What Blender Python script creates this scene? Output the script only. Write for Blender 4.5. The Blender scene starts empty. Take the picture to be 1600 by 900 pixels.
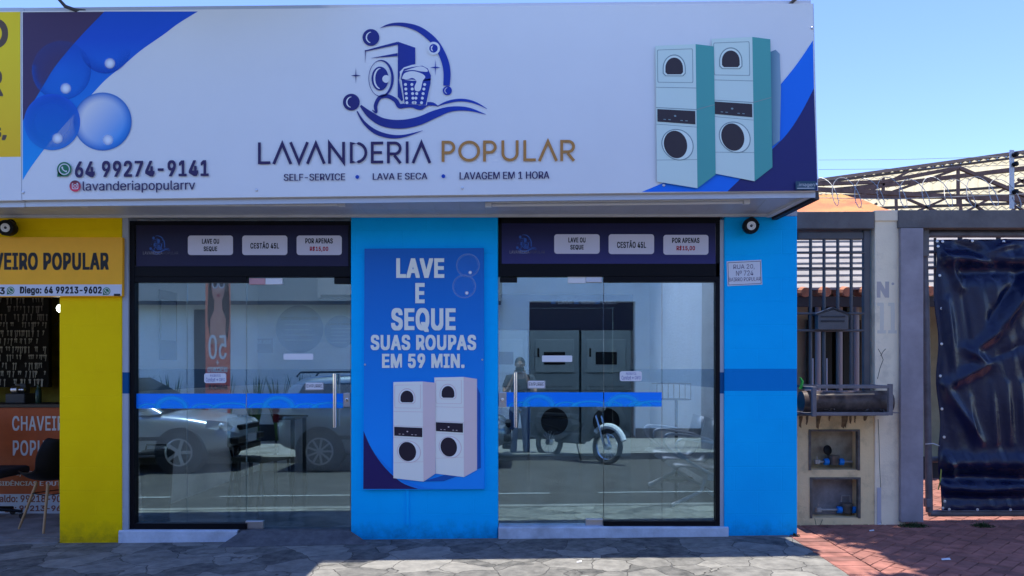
import bpy, math, random
import numpy as np
from mathutils import Vector, Matrix
from mathutils.geometry import tessellate_polygon
random.seed(7)
R = math.radians
S = bpy.context.scene
COL = S.collection

# ---------------------------------------------------------------- camera, sky, sun, exposure
F, CX, CY, CAMY, CAMZ = 1202.0, 815.0, 578.0, -6.5, 1.42
cd = bpy.data.cameras.new('camera'); cam = bpy.data.objects.new('camera', cd); COL.objects.link(cam)
cam.location = (0, CAMY, CAMZ); cam.rotation_euler = (R(90), 0, 0)
cd.sensor_width = 36; cd.lens = F / 1600 * 36
cd.shift_x = -(CX - 800) / 1600; cd.shift_y = (CY - 450) / 1600
cd.clip_start = 0.02; cd.clip_end = 2000
S.camera = cam
SUN_EL, SUN_AZ = 88.8, 0.0       # almost overhead, a touch behind the shop
w = bpy.data.worlds.new('World'); S.world = w; w.use_nodes = True
nt = w.node_tree; bg = nt.nodes['Background']
sky = nt.nodes.new('ShaderNodeTexSky'); sky.sky_type = 'NISHITA'; sky.sun_disc = False
sky.sun_elevation = R(SUN_EL); sky.sun_rotation = R(SUN_AZ); sky.altitude = 700; sky.air_density = 1.0; sky.dust_density = 0.25; sky.ozone_density = 3.0
hs = nt.nodes.new('ShaderNodeHueSaturation'); hs.inputs['Saturation'].default_value = 1.14; hs.inputs['Hue'].default_value = .516
nt.links.new(sky.outputs[0], hs.inputs['Color']); nt.links.new(hs.outputs[0], bg.inputs[0]); bg.inputs[1].default_value = 0.15
ld = bpy.data.lights.new('sun', 'SUN'); ld.energy = 3.4; ld.angle = R(0.53); ld.color = (1, 0.95, 0.86)
sun = bpy.data.objects.new('sun', ld); COL.objects.link(sun)
sdir = Vector((math.sin(R(SUN_AZ)) * math.cos(R(SUN_EL)), math.cos(R(SUN_AZ)) * math.cos(R(SUN_EL)), math.sin(R(SUN_EL))))
sun.rotation_euler = sdir.to_track_quat('Z', 'Y').to_euler(); sun.location = (0, 5, 30)
S.view_settings.view_transform = 'Standard'; S.view_settings.look = 'None'
S.view_settings.exposure = 1.26; S.view_settings.gamma = 1.0; S.view_settings.use_curve_mapping = False
S.cycles.max_bounces = 10; S.cycles.transparent_max_bounces = 16; S.cycles.use_denoising = True
S.cycles.sample_clamp_indirect = 6

# ---------------------------------------------------------------- helpers
def W(px, py, y):
    D = y - CAMY
    return Vector(((px - CX) / F * D, y, CAMZ + (CY - py) / F * D))
def X(px, y): return (px - CX) / F * (y - CAMY)
def Z(py, y): return CAMZ + (CY - py) / F * (y - CAMY)
SL = 0.0104
def G(x, y=0.0):                     # ground height: the street climbs to the right, pavement falls to the kerb
    z = SL * x
    if y > -1.46: return z + 0.012 * min(y, 0.0)
    if y > -6.4: return z - 0.115
    return z - 0.01
def lin(c): return tuple((v / 255 / 12.92 if v <= 10 else ((v / 255 + .055) / 1.055) ** 2.4) for v in c)
REF = lin((150, 178, 222))
def sc(r, g, b, k=1.0, ref=REF):     # paint colour seen in open shade -> base colour
    return tuple(min(0.9, max(0.004, v / q * 0.78 * k)) for v, q in zip(lin((r, g, b)), ref))

MATS = {}
def mat(name, col, rough=0.6, metal=0.0, var=0.0, vscale=6.0, bump=0.0, bscale=60.0, spec=0.3, coat=0.0, col2=None, emit=None, dirt=0.0):
    if name in MATS: return MATS[name]
    m = bpy.data.materials.new(name); m.use_nodes = True; MATS[name] = m
    n = m.node_tree.nodes; l = m.node_tree.links; p = n['Principled BSDF']
    p.inputs['Base Color'].default_value = (*col[:3], 1); p.inputs['Roughness'].default_value = rough
    p.inputs['Metallic'].default_value = metal; p.inputs['Specular IOR Level'].default_value = spec
    p.inputs['Coat Weight'].default_value = coat
    tc = n.new('ShaderNodeTexCoord')
    last = None
    if var or col2:
        t = n.new('ShaderNodeTexNoise'); t.inputs['Scale'].default_value = vscale; t.inputs['Detail'].default_value = 8; t.inputs['Roughness'].default_value = .62
        l.new(tc.outputs['Object'], t.inputs['Vector'])
        mx = n.new('ShaderNodeMix'); mx.data_type = 'RGBA'
        c2 = col2 if col2 else tuple(v * (1 - var) for v in col[:3]); c1 = col if col2 else tuple(min(1, v * (1 + var)) for v in col[:3])
        mx.inputs['A'].default_value = (*c1[:3], 1); mx.inputs['B'].default_value = (*c2[:3], 1)
        mr = n.new('ShaderNodeMapRange'); mr.inputs[1].default_value = .32; mr.inputs[2].default_value = .68
        l.new(t.outputs['Fac'], mr.inputs[0]); l.new(mr.outputs[0], mx.inputs['Factor']); last = mx.outputs['Result']
        l.new(last, p.inputs['Base Color'])
    if dirt:
        t = n.new('ShaderNodeTexNoise'); t.inputs['Scale'].default_value = 2.3; t.inputs['Detail'].default_value = 10; t.inputs['Roughness'].default_value = .7
        l.new(tc.outputs['Object'], t.inputs['Vector'])
        mr = n.new('ShaderNodeMapRange'); mr.inputs[1].default_value = .5; mr.inputs[2].default_value = .78; mr.inputs[4].default_value = dirt
        l.new(t.outputs['Fac'], mr.inputs[0])
        mx = n.new('ShaderNodeMix'); mx.data_type = 'RGBA'; mx.inputs['B'].default_value = (.09, .075, .055, 1)
        if last: l.new(last, mx.inputs['A'])
        else: mx.inputs['A'].default_value = (*col[:3], 1)
        l.new(mr.outputs[0], mx.inputs['Factor']); l.new(mx.outputs['Result'], p.inputs['Base Color'])
    if bump:
        t = n.new('ShaderNodeTexNoise'); t.inputs['Scale'].default_value = bscale; t.inputs['Detail'].default_value = 5
        l.new(tc.outputs['Object'], t.inputs['Vector'])
        b = n.new('ShaderNodeBump'); b.inputs['Strength'].default_value = bump; b.inputs['Distance'].default_value = .01
        l.new(t.outputs['Fac'], b.inputs['Height']); l.new(b.outputs[0], p.inputs['Normal'])
    if emit:
        p.inputs['Emission Color'].default_value = (*emit[:3], 1); p.inputs['Emission Strength'].default_value = emit[3]
    return m

def gradmat(name, axis, a, ca, b, cb, rough=.45):     # printed gradient along a local axis of the print
    if name in MATS: return MATS[name]
    m = mat(name, ca, rough); n = m.node_tree.nodes; l = m.node_tree.links
    tc = n.new('ShaderNodeTexCoord'); sp = n.new('ShaderNodeSeparateXYZ'); l.new(tc.outputs['Object'], sp.inputs[0])
    mr = n.new('ShaderNodeMapRange'); mr.inputs[1].default_value = a; mr.inputs[2].default_value = b; l.new(sp.outputs['XYZ'.index(axis)], mr.inputs[0])
    mx = n.new('ShaderNodeMix'); mx.data_type = 'RGBA'; mx.inputs['A'].default_value = (*ca, 1); mx.inputs['B'].default_value = (*cb, 1)
    l.new(mr.outputs[0], mx.inputs['Factor']); l.new(mx.outputs['Result'], n['Principled BSDF'].inputs['Base Color'])
    return m

def vcolmat(name, rough=.45):
    if name in MATS: return MATS[name]
    m = mat(name, (1, 1, 1), rough); n = m.node_tree.nodes; l = m.node_tree.links
    a = n.new('ShaderNodeVertexColor'); a.layer_name = 'Col'
    l.new(a.outputs['Color'], n['Principled BSDF'].inputs['Base Color']); l.new(a.outputs['Alpha'], n['Principled BSDF'].inputs['Alpha'])
    return m

def tag(o, label, cat, group=None, kind=None):
    o['label'] = label; o['category'] = cat
    if group: o['group'] = group
    if kind: o['kind'] = kind
    return o
def thing(name, label, cat, loc=(0, 0, 0), group=None):
    o = bpy.data.objects.new(name, None); COL.objects.link(o); o.location = loc; o.empty_display_size = .1
    return tag(o, label, cat, group)
def wloc(o):
    v = Vector((0, 0, 0))
    while o: v = v + o.location; o = o.parent
    return v

class MB:
    def __init__(s): s.v = []; s.f = []; s.c = None; s.mi = []
    def add(s, vs, fs):
        o = len(s.v); s.v += [tuple(q) for q in vs]; s.f += [tuple(i + o for i in q) for q in fs]; return s
    def box(s, x0, x1, y0, y1, z0, z1):
        x0, x1 = min(x0, x1), max(x0, x1); y0, y1 = min(y0, y1), max(y0, y1); z0, z1 = min(z0, z1), max(z0, z1)
        return s.add([(x0, y0, z0), (x1, y0, z0), (x1, y1, z0), (x0, y1, z0), (x0, y0, z1), (x1, y0, z1), (x1, y1, z1), (x0, y1, z1)],
                     [(0, 3, 2, 1), (4, 5, 6, 7), (0, 1, 5, 4), (1, 2, 6, 5), (2, 3, 7, 6), (3, 0, 4, 7)])
    def pbox(s, px0, px1, py0, py1, y0, y1):           # front face measured on the plane y0
        a = W(px0, py1, y0); b = W(px1, py0, y0); return s.box(a.x, b.x, y0, y1, a.z, b.z)
    def bar(s, a, b, wx, wy, up=(0, 0, 1)):
        a = Vector(a); b = Vector(b); d = (b - a).normalized(); u = Vector(up)
        if abs(d.dot(u)) > .97: u = Vector((0, 1, 0))
        r = d.cross(u).normalized() * wx / 2; q = r.cross(d).normalized() * wy / 2
        return s.add([a - r - q, a + r - q, a + r + q, a - r + q, b - r - q, b + r - q, b + r + q, b - r + q],
                     [(0, 1, 2, 3), (7, 6, 5, 4), (0, 4, 5, 1), (1, 5, 6, 2), (2, 6, 7, 3), (3, 7, 4, 0)])
    def tube(s, pts, r, seg=10, closed=False, caps=True):
        pts = [Vector(p) for p in pts]; n = len(pts); rs = r if isinstance(r, (list, tuple)) else [r] * n
        ref = None; vs = []
        for i in range(n):
            if closed: d = pts[(i + 1) % n] - pts[i - 1]
            else: d = pts[min(i + 1, n - 1)] - pts[max(i - 1, 0)]
            d.normalize()
            if ref is None: ref = d.orthogonal().normalized()
            ref = (ref - d * ref.dot(d)); ref = ref.normalized() if ref.length > 1e-6 else d.orthogonal().normalized()
            q = d.cross(ref)
            for k in range(seg):
                a = 2 * math.pi * k / seg; vs.append(pts[i] + (ref * math.cos(a) + q * math.sin(a)) * rs[i])
        fs = []
        for i in range(n if closed else n - 1):
            j = (i + 1) % n
            for k in range(seg): fs.append((i * seg + k, i * seg + (k + 1) % seg, j * seg + (k + 1) % seg, j * seg + k))
        if caps and not closed: fs += [tuple(range(seg - 1, -1, -1)), tuple((n - 1) * seg + k for k in range(seg))]
        return s.add(vs, fs)
    def lathe(s, c, axis, prof, seg=24):               # prof: (along axis, radius)
        c = Vector(c); ax = Vector(axis).normalized(); u = ax.orthogonal().normalized(); q = ax.cross(u); vs = []
        for h, r in prof:
            for k in range(seg):
                a = 2 * math.pi * k / seg; vs.append(c + ax * h + (u * math.cos(a) + q * math.sin(a)) * r)
        fs = []
        for i in range(len(prof) - 1):
            for k in range(seg): fs.append((i * seg + k, i * seg + (k + 1) % seg, (i + 1) * seg + (k + 1) % seg, (i + 1) * seg + k))
        fs += [tuple(range(seg - 1, -1, -1)), tuple((len(prof) - 1) * seg + k for k in range(seg))]
        return s.add(vs, fs)
    def ball(s, c, rx, ry=None, rz=None, seg=16, rings=10):
        ry = rx if ry is None else ry; rz = rx if rz is None else rz; vs = [(c[0], c[1], c[2] - rz)]
        for i in range(1, rings):
            t = -math.pi / 2 + math.pi * i / rings
            for k in range(seg):
                a = 2 * math.pi * k / seg; vs.append((c[0] + rx * math.cos(t) * math.cos(a), c[1] + ry * math.cos(t) * math.sin(a), c[2] + rz * math.sin(t)))
        vs.append((c[0], c[1], c[2] + rz)); fs = []; n = len(vs)
        for k in range(seg):
            fs.append((0, 1 + (k + 1) % seg, 1 + k)); fs.append((n - 1, n - 1 - seg + k, n - 1 - seg + (k + 1) % seg))
        for i in range(rings - 2):
            for k in range(seg):
                a = 1 + i * seg; fs.append((a + k, a + (k + 1) % seg, a + seg + (k + 1) % seg, a + seg + k))
        return s.add(vs, fs)
    def prism(s, poly, ext):                           # poly: 3-D outline, ext: extrusion vector
        n = len(poly); e = Vector(ext); vs = [Vector(p) for p in poly] + [Vector(p) + e for p in poly]
        tri = tessellate_polygon([[Vector(p) for p in poly]])
        fs = [tuple(t) for t in tri] + [tuple(i + n for i in reversed(t)) for t in tri]
        fs += [(i, (i + 1) % n, (i + 1) % n + n, i + n) for i in range(n)]
        return s.add(vs, fs)
    def flat(s, pts):
        tri = tessellate_polygon([[Vector(p) for p in pts]]); return s.add(pts, [tuple(t) for t in tri])
    def build(s, name, m, parent=None, smooth=False, bevel=0.0, sub=0, local=False, origin=None, recalc=True):
        me = bpy.data.meshes.new(name)
        if local: off = Vector((0, 0, 0))
        elif parent: off = wloc(parent)
        else:
            xs = [v[0] for v in s.v]; ys = [v[1] for v in s.v]; zs = [v[2] for v in s.v]
            off = Vector(origin) if origin else Vector(((min(xs) + max(xs)) / 2, (min(ys) + max(ys)) / 2, min(zs)))
        me.from_pydata([tuple(Vector(v) - off) for v in s.v], [], s.f)
        if s.c:
            ca = me.color_attributes.new('Col', 'FLOAT_COLOR', 'POINT')
            for i, c in enumerate(s.c): ca.data[i].color = c
        for mm in (m if isinstance(m, (list, tuple)) else [m]): me.materials.append(mm)
        if s.mi:
            for i, k in enumerate(s.mi): me.polygons[i].material_index = k
        if recalc:
            import bmesh
            bm = bmesh.new(); bm.from_mesh(me); bmesh.ops.recalc_face_normals(bm, faces=bm.faces); bm.to_mesh(me); bm.free()
        o = bpy.data.objects.new(name, me); COL.objects.link(o)
        if parent: o.parent = parent
        elif not local: o.location = off
        if smooth:
            me.shade_smooth()
            if smooth != 'all':
                try: me.set_sharp_from_angle(angle=R(40))
                except Exception: pass
        if bevel:
            b = o.modifiers.new('bevel', 'BEVEL'); b.width = bevel; b.segments = 2; b.limit_method = 'ANGLE'; b.angle_limit = R(35)
        if sub:
            b = o.modifiers.new('subsurf', 'SUBSURF'); b.levels = sub; b.render_levels = sub
        return o

def children(o): return [c for c in bpy.data.objects if c.parent == o]
def copy_tree(o, parent=None, loc=None):
    c = o.copy(); COL.objects.link(c); c.parent = parent
    if loc is not None: c.location = loc
    for ch in children(o): copy_tree(ch, c)
    return c

# ---- printing: flat artwork on a plane y, each layer a fraction of a millimetre proud of the one below
class Print:
    def __init__(s, y, parent, dy=0.0007): s.y = y; s.p = parent; s.dy = dy; s.acc = None
    def up(s): s.y -= s.dy; return s.y
    def begin(s): s.acc = (MB(), []); return s
    def end(s, name, parent=None):
        b, ms = s.acc; s.acc = None; return b.build(name, ms, parent or s.p, recalc=False)
    def poly(s, name, polys, m, parent=None):
        y = s.up()
        if s.acc:
            b, ms = s.acc
            if m not in ms: ms.append(m)
            for q in polys: b.flat([W(a, c, y) for a, c in q])
            b.mi += [ms.index(m)] * (len(b.f) - len(b.mi)); return None
        b = MB()
        for q in polys: b.flat([W(a, c, y) for a, c in q])
        return b.build(name, m, parent or s.p, recalc=False)
def ell(cx, cy, rx, ry=None, n=40, a0=0, a1=360):
    ry = rx if ry is None else ry
    k = n if a1 - a0 >= 360 else n + 1
    return [(cx + rx * math.cos(R(a0 + (a1 - a0) * i / n)), cy + ry * math.sin(R(a0 + (a1 - a0) * i / n))) for i in range(k)]
def rrect(x0, y0, x1, y1, r, n=6):
    o = []
    for cx, cy, a in ((x1 - r, y0 + r, -90), (x1 - r, y1 - r, 0), (x0 + r, y1 - r, 90), (x0 + r, y0 + r, 180)):
        o += [(cx + r * math.cos(R(a + 90 * i / n)), cy + r * math.sin(R(a + 90 * i / n))) for i in range(n + 1)]
    return o
def spline(pts, n=8):
    if len(pts) < 3: return pts
    out = []; P = [pts[0]] + list(pts) + [pts[-1]]
    for i in range(1, len(P) - 2):
        for k in range(n):
            t = k / n
            out.append(tuple(.5 * ((2 * b) + (-a + c) * t + (2 * a - 5 * b + 4 * c - d) * t * t + (-a + 3 * b - 3 * c + d) * t ** 3) for a, b, c, d in zip(P[i - 1], P[i], P[i + 1], P[i + 2])))
    out.append(tuple(pts[-1])); return out
def stroke(pts, smooth=True, closed=False):            # (x, y, width) -> outline
    p = spline(pts) if smooth else pts
    L = []; Q = []; n = len(p)
    for i in range(n):
        a = p[i - 1] if (i > 0 or closed) else p[i]; b = p[(i + 1) % n] if (i < n - 1 or closed) else p[i]
        t0 = (p[i][0] - a[0], p[i][1] - a[1]); t1 = (b[0] - p[i][0], b[1] - p[i][1])
        l0 = math.hypot(*t0) or 0; l1 = math.hypot(*t1) or 0
        if l0 == 0: t0, l0 = t1, l1
        if l1 == 0: t1, l1 = t0, l0
        n0 = (-t0[1] / l0, t0[0] / l0); n1 = (-t1[1] / l1, t1[0] / l1)
        m = (n0[0] + n1[0], n0[1] + n1[1]); q = m[0] ** 2 + m[1] ** 2
        k = 2 / q if q > .3 else 1.0
        h = p[i][2] / 2 * k
        L.append((p[i][0] + m[0] * h, p[i][1] + m[1] * h)); Q.append((p[i][0] - m[0] * h, p[i][1] - m[1] * h))
    return L + Q[::-1]
def ringpoly(o, i): return o + [o[0]] + [i[0]] + i[:0:-1] + [i[0]]

import os
try:                                                   # the sans that ships inside Blender itself; else the built-in face
    FONT = bpy.data.fonts.load(os.path.join(bpy.utils.resource_path('LOCAL'), 'datafiles', 'fonts', 'Inter.woff2'))
except Exception:
    FONT = None
def glyphs(s, bold=0.0, spacing=1.0):
    c = bpy.data.curves.new('t', 'FONT'); c.body = s; c.offset = bold; c.space_character = spacing; c.resolution_u = 4
    if FONT: c.font = FONT
    o = bpy.data.objects.new('t', c); COL.objects.link(o)
    dg = bpy.context.evaluated_depsgraph_get(); m = bpy.data.meshes.new_from_object(o.evaluated_get(dg))
    vs = [tuple(v.co) for v in m.vertices]; fs = [tuple(p.vertices) for p in m.polygons]
    bpy.data.objects.remove(o); bpy.data.curves.remove(c); bpy.data.meshes.remove(m)
    return vs, fs
def text(s, px0, px1, py0, py1, y, m, parent, bold=0.0, fat=0, spacing=1.0, slope=0.0, name='lettering', fit=None, into=None, tall=True):
    """lettering fitted to a measured rectangle of the plane y; fat adds sideways weight for condensed faces"""
    vs, fs = glyphs(s, 0, 1.09 if bold >= .03 and spacing == 1 else spacing)
    x0 = min(v[0] for v in vs); x1 = max(v[0] for v in vs); z0 = min(v[1] for v in vs); z1 = max(v[1] for v in vs)
    A = W(px0, py1, y); B = W(px1, py0, y); b = into or MB()
    # glyph outlines of the font overlap, so the word is scan-converted once and laid as one seamless sheet
    px = (y - CAMY) / F; hw = px * (.16 if (py1 - py0) < 18 else .24); fw = fat; fh = fat * .8 if bold >= .02 else 0
    wpx, hpx = (px1 - px0) * px, (py1 - py0) * px
    wx = (px1 - px0 - 2 * fw) * px; hz = (py1 - py0 - 2 * fh) * px
    V = np.array([((v[0] - x0) / (x1 - x0) * wx + fw * px, (v[1] - z0) / (z1 - z0) * hz + fh * px) for v in vs])
    nxg, nzg = int(wpx / hw) + 2, int(hpx / hw) + 2
    M = np.zeros((nzg, nxg), bool)
    for f in fs:
        for t in range(1, len(f) - 1):
            p, q, r = V[f[0]], V[f[t]], V[f[t + 1]]
            den = (q[1] - r[1]) * (p[0] - r[0]) + (r[0] - q[0]) * (p[1] - r[1])
            if abs(den) < 1e-12: continue
            i0, i1 = max(0, int(min(p[0], q[0], r[0]) / hw)), min(nxg, int(max(p[0], q[0], r[0]) / hw) + 1)
            j0, j1 = max(0, int(min(p[1], q[1], r[1]) / hw)), min(nzg, int(max(p[1], q[1], r[1]) / hw) + 1)
            if i1 <= i0 or j1 <= j0: continue
            gx = (np.arange(i0, i1) + .5) * hw; gz = ((np.arange(j0, j1) + .5) * hw)[:, None]
            l0 = ((q[1] - r[1]) * (gx - r[0]) + (r[0] - q[0]) * (gz - r[1])) / den
            l1 = ((r[1] - p[1]) * (gx - r[0]) + (p[0] - r[0]) * (gz - r[1])) / den
            M[j0:j1, i0:i1] |= (l0 >= -1e-6) & (l1 >= -1e-6) & (l0 + l1 <= 1 + 1e-6)
    for ax, k in ((1, int(round(fw * px / hw))), (0, int(round(fh * px / hw)))):
        N = M.copy()
        for d in range(1, k + 1):
            if ax: N[:, d:] |= M[:, :-d]; N[:, :-d] |= M[:, d:]
            else: N[d:] |= M[:-d]; N[:-d] |= M[d:]
        M = N
    open_ = {}
    def emit(i0, i1, j0, j1):
        xa, xb = A.x + i0 * hw, A.x + i1 * hw; za, zb = A.z + j0 * hw, A.z + j1 * hw
        b.add([(xa, y, za + slope * (xa - A.x)), (xb, y, za + slope * (xb - A.x)), (xb, y, zb + slope * (xb - A.x)), (xa, y, zb + slope * (xa - A.x))], [(0, 1, 2, 3)])
    for j in range(nzg + 1):
        runs = set()
        if j < nzg:
            d = np.diff(np.concatenate(([0], M[j].astype(np.int8), [0]))); runs = set(zip(np.where(d == 1)[0].tolist(), np.where(d == -1)[0].tolist()))
        for r in list(open_):
            if r not in runs: emit(r[0], r[1], open_.pop(r), j)
        for r in runs: open_.setdefault(r, j)
    if into: return None
    return b.build(name, m, parent, recalc=False)

print('helpers ok')
# ---------------------------------------------------------------- materials
WHITE = (.78, .78, .78)
M_asphalt = mat('asphalt', (.06, .057, .055), .9, var=.3, vscale=3, bump=.5, bscale=220, col2=(.085, .08, .074), spec=.1)
M_concrete = mat('pavement concrete', (.19, .18, .165), .85, var=.25, vscale=2.5, bump=.3, bscale=90, dirt=.3)
M_dirt = mat('soil', (.2, .12, .07), .95, var=.3)
M_navyframe = mat('black aluminium', (.006, .006, .008), .4, .0, spec=.12)
M_chrome = mat('polished steel', (.75, .75, .76), .12, 1.0)
M_steel = mat('brushed steel', (.6, .6, .62), .32, 1.0)
M_whitepaint = mat('white painted trim', (.62, .62, .62), .5, var=.06)
M_plastic_white = mat('white plastic', (.75, .75, .74), .35)
M_black = mat('black plastic', (.008, .008, .009), .45, spec=.15)
M_blackrub = mat('black rubber', (.015, .015, .015), .7)
M_lens = mat('camera lens', (.01, .01, .012), .05, coat=1)

def blockmat(name, col, rough=.45, band=None):     # painted concrete blocks: faint courses under the paint
    m = mat(name, col, rough, var=.07, vscale=1.3, spec=.06); n = m.node_tree.nodes; l = m.node_tree.links; p = n['Principled BSDF']
    g = n.new('ShaderNodeNewGeometry'); sp = n.new('ShaderNodeSeparateXYZ'); l.new(g.outputs['Position'], sp.inputs[0])
    cb = n.new('ShaderNodeCombineXYZ'); ad = n.new('ShaderNodeMath'); ad.operation = 'ADD'; l.new(sp.outputs[0], ad.inputs[0]); l.new(sp.outputs[1], ad.inputs[1])
    l.new(ad.outputs[0], cb.inputs[0]); l.new(sp.outputs[2], cb.inputs[1])
    br = n.new('ShaderNodeTexBrick'); br.inputs['Scale'].default_value = 1; br.inputs['Brick Width'].default_value = .4; br.inputs['Row Height'].default_value = .2
    br.inputs['Mortar Size'].default_value = .004; br.inputs['Mortar Smooth'].default_value = .8; br.inputs['Color1'].default_value = (1, 1, 1, 1); br.inputs['Color2'].default_value = (1, 1, 1, 1); br.inputs['Mortar'].default_value = (0, 0, 0, 1)
    l.new(cb.outputs[0], br.inputs['Vector'])
    t = n.new('ShaderNodeTexNoise'); t.inputs['Scale'].default_value = 70; t.inputs['Detail'].default_value = 6; l.new(g.outputs['Position'], t.inputs['Vector'])
    s_ = n.new('ShaderNodeMath'); s_.operation = 'MULTIPLY_ADD'; s_.inputs[1].default_value = .55; l.new(t.outputs['Fac'], s_.inputs[0]); l.new(br.outputs['Color'], s_.inputs[2])
    b = n.new('ShaderNodeBump'); b.inputs['Strength'].default_value = .32; b.inputs['Distance'].default_value = .006
    l.new(s_.outputs[0], b.inputs['Height']); l.new(b.outputs[0], p.inputs['Normal'])
    sd = n.new('ShaderNodeMapRange'); sd.inputs[1].default_value = .0; sd.inputs[2].default_value = .30; sd.inputs[3].default_value = 1; sd.inputs[4].default_value = 0; l.new(sp.outputs[2], sd.inputs[0])
    dn = n.new('ShaderNodeTexNoise'); dn.inputs['Scale'].default_value = 9; dn.inputs['Detail'].default_value = 9; dn.inputs['Roughness'].default_value = .75; l.new(g.outputs['Position'], dn.inputs['Vector'])
    dm = n.new('ShaderNodeMath'); dm.operation = 'MULTIPLY'; l.new(sd.outputs[0], dm.inputs[0]); l.new(dn.outputs['Fac'], dm.inputs[1])
    dr = n.new('ShaderNodeMapRange'); dr.inputs[1].default_value = .25; dr.inputs[2].default_value = .6; dr.inputs[4].default_value = .75; l.new(dm.outputs[0], dr.inputs[0])
    dx = n.new('ShaderNodeMix'); dx.data_type = 'RGBA'; dx.inputs['B'].default_value = (*[v * .35 + .01 for v in col], 1)
    l.new(p.inputs['Base Color'].links[0].from_socket, dx.inputs['A']); l.new(dr.outputs[0], dx.inputs['Factor']); l.new(dx.outputs['Result'], p.inputs['Base Color'])
    if band:
        z0, z1, bc = band
        prev = p.inputs['Base Color'].links[0].from_socket
        a = n.new('ShaderNodeMath'); a.operation = 'GREATER_THAN'; a.inputs[1].default_value = z0; l.new(sp.outputs[2], a.inputs[0])
        c = n.new('ShaderNodeMath'); c.operation = 'LESS_THAN'; c.inputs[1].default_value = z1; l.new(sp.outputs[2], c.inputs[0])
        k = n.new('ShaderNodeMath'); k.operation = 'MULTIPLY'; l.new(a.outputs[0], k.inputs[0]); l.new(c.outputs[0], k.inputs[1])
        mx = n.new('ShaderNodeMix'); mx.data_type = 'RGBA'; l.new(k.outputs[0], mx.inputs['Factor']); l.new(prev, mx.inputs['A']); mx.inputs['B'].default_value = (*bc, 1)
        l.new(mx.outputs['Result'], p.inputs['Base Color'])
    return m
BLUE = (.0012, .46, .985)
M_blue = blockmat('bright blue wall paint', BLUE)
M_blueband = blockmat('bright blue wall paint with dark band', BLUE, band=(1.243, 1.43, (.002, .22, .62)))
M_jamb = blockmat('pale grey-blue plaster', (.42, .46, .52), band=(1.22, 1.40, (.01, .09, .25)))
M_yellow = blockmat('yellow wall paint', (.98, .64, .002))
M_inner = blockmat('white interior wall with blue band', (.72, .74, .76), band=(1.22, 1.43, (.10, .20, .34)))

def crazy():
    m = bpy.data.materials.new('dark slate crazy paving'); m.use_nodes = True; n = m.node_tree.nodes; l = m.node_tree.links; p = n['Principled BSDF']
    tc = n.new('ShaderNodeTexCoord')
    nz = n.new('ShaderNodeTexNoise'); nz.inputs['Scale'].default_value = 3.0; nz.inputs['Detail'].default_value = 4; l.new(tc.outputs['Object'], nz.inputs['Vector'])
    wv = n.new('ShaderNodeVectorMath'); wv.operation = 'MULTIPLY_ADD'; wv.inputs[1].default_value = (.22, .22, .22); l.new(nz.outputs['Color'], wv.inputs[0]); l.new(tc.outputs['Object'], wv.inputs[2])
    ve = n.new('ShaderNodeTexVoronoi'); ve.feature = 'DISTANCE_TO_EDGE'; ve.inputs['Scale'].default_value = 3.4; l.new(wv.outputs[0], ve.inputs['Vector'])
    vc = n.new('ShaderNodeTexVoronoi'); vc.inputs['Scale'].default_value = 3.4; l.new(wv.outputs[0], vc.inputs['Vector'])
    fn = n.new('ShaderNodeTexNoise'); fn.inputs['Scale'].default_value = 9; fn.inputs['Detail'].default_value = 9; fn.inputs['Roughness'].default_value = .7; l.new(tc.outputs['Object'], fn.inputs['Vector'])
    sp = n.new('ShaderNodeSeparateColor'); l.new(vc.outputs['Color'], sp.inputs[0])
    cm = n.new('ShaderNodeMath'); cm.operation = 'MULTIPLY_ADD'; cm.inputs[1].default_value = .35; l.new(sp.outputs[0], cm.inputs[0]); l.new(fn.outputs['Fac'], cm.inputs[2])
    cr = n.new('ShaderNodeValToRGB'); cr.color_ramp.elements[0].position = .35; cr.color_ramp.elements[0].color = (.06, .06, .058, 1); cr.color_ramp.elements[1].position = .95; cr.color_ramp.elements[1].color = (.28, .268, .235, 1)
    l.new(cm.outputs[0], cr.inputs[0])
    ej = n.new('ShaderNodeMapRange'); ej.inputs[1].default_value = .002; ej.inputs[2].default_value = .012; l.new(ve.outputs['Distance'], ej.inputs[0])
    bk = n.new('ShaderNodeMapRange'); bk.inputs[1].default_value = .40; bk.inputs[2].default_value = .62; bk.inputs[3].default_value = .75; bk.inputs[4].default_value = 0; l.new(nz.outputs['Fac'], bk.inputs[0])
    ek = n.new('ShaderNodeMath'); ek.operation = 'MAXIMUM'; l.new(ej.outputs[0], ek.inputs[0]); l.new(bk.outputs[0], ek.inputs[1])
    mx = n.new('ShaderNodeMix'); mx.data_type = 'RGBA'; mx.inputs['A'].default_value = (.065, .062, .058, 1); l.new(ek.outputs[0], mx.inputs['Factor']); l.new(cr.outputs[0], mx.inputs['B'])
    l.new(mx.outputs['Result'], p.inputs['Base Color']); p.inputs['Roughness'].default_value = .8; p.inputs['Specular IOR Level'].default_value = .06
    h = n.new('ShaderNodeMath'); h.operation = 'MULTIPLY_ADD'; h.inputs[1].default_value = .45; l.new(fn.outputs['Fac'], h.inputs[0]); l.new(ej.outputs[0], h.inputs[2])
    b = n.new('ShaderNodeBump'); b.inputs['Strength'].default_value = .8; b.inputs['Distance'].default_value = .012; l.new(h.outputs[0], b.inputs['Height']); l.new(b.outputs[0], p.inputs['Normal'])
    return m
M_slate = crazy()

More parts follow.
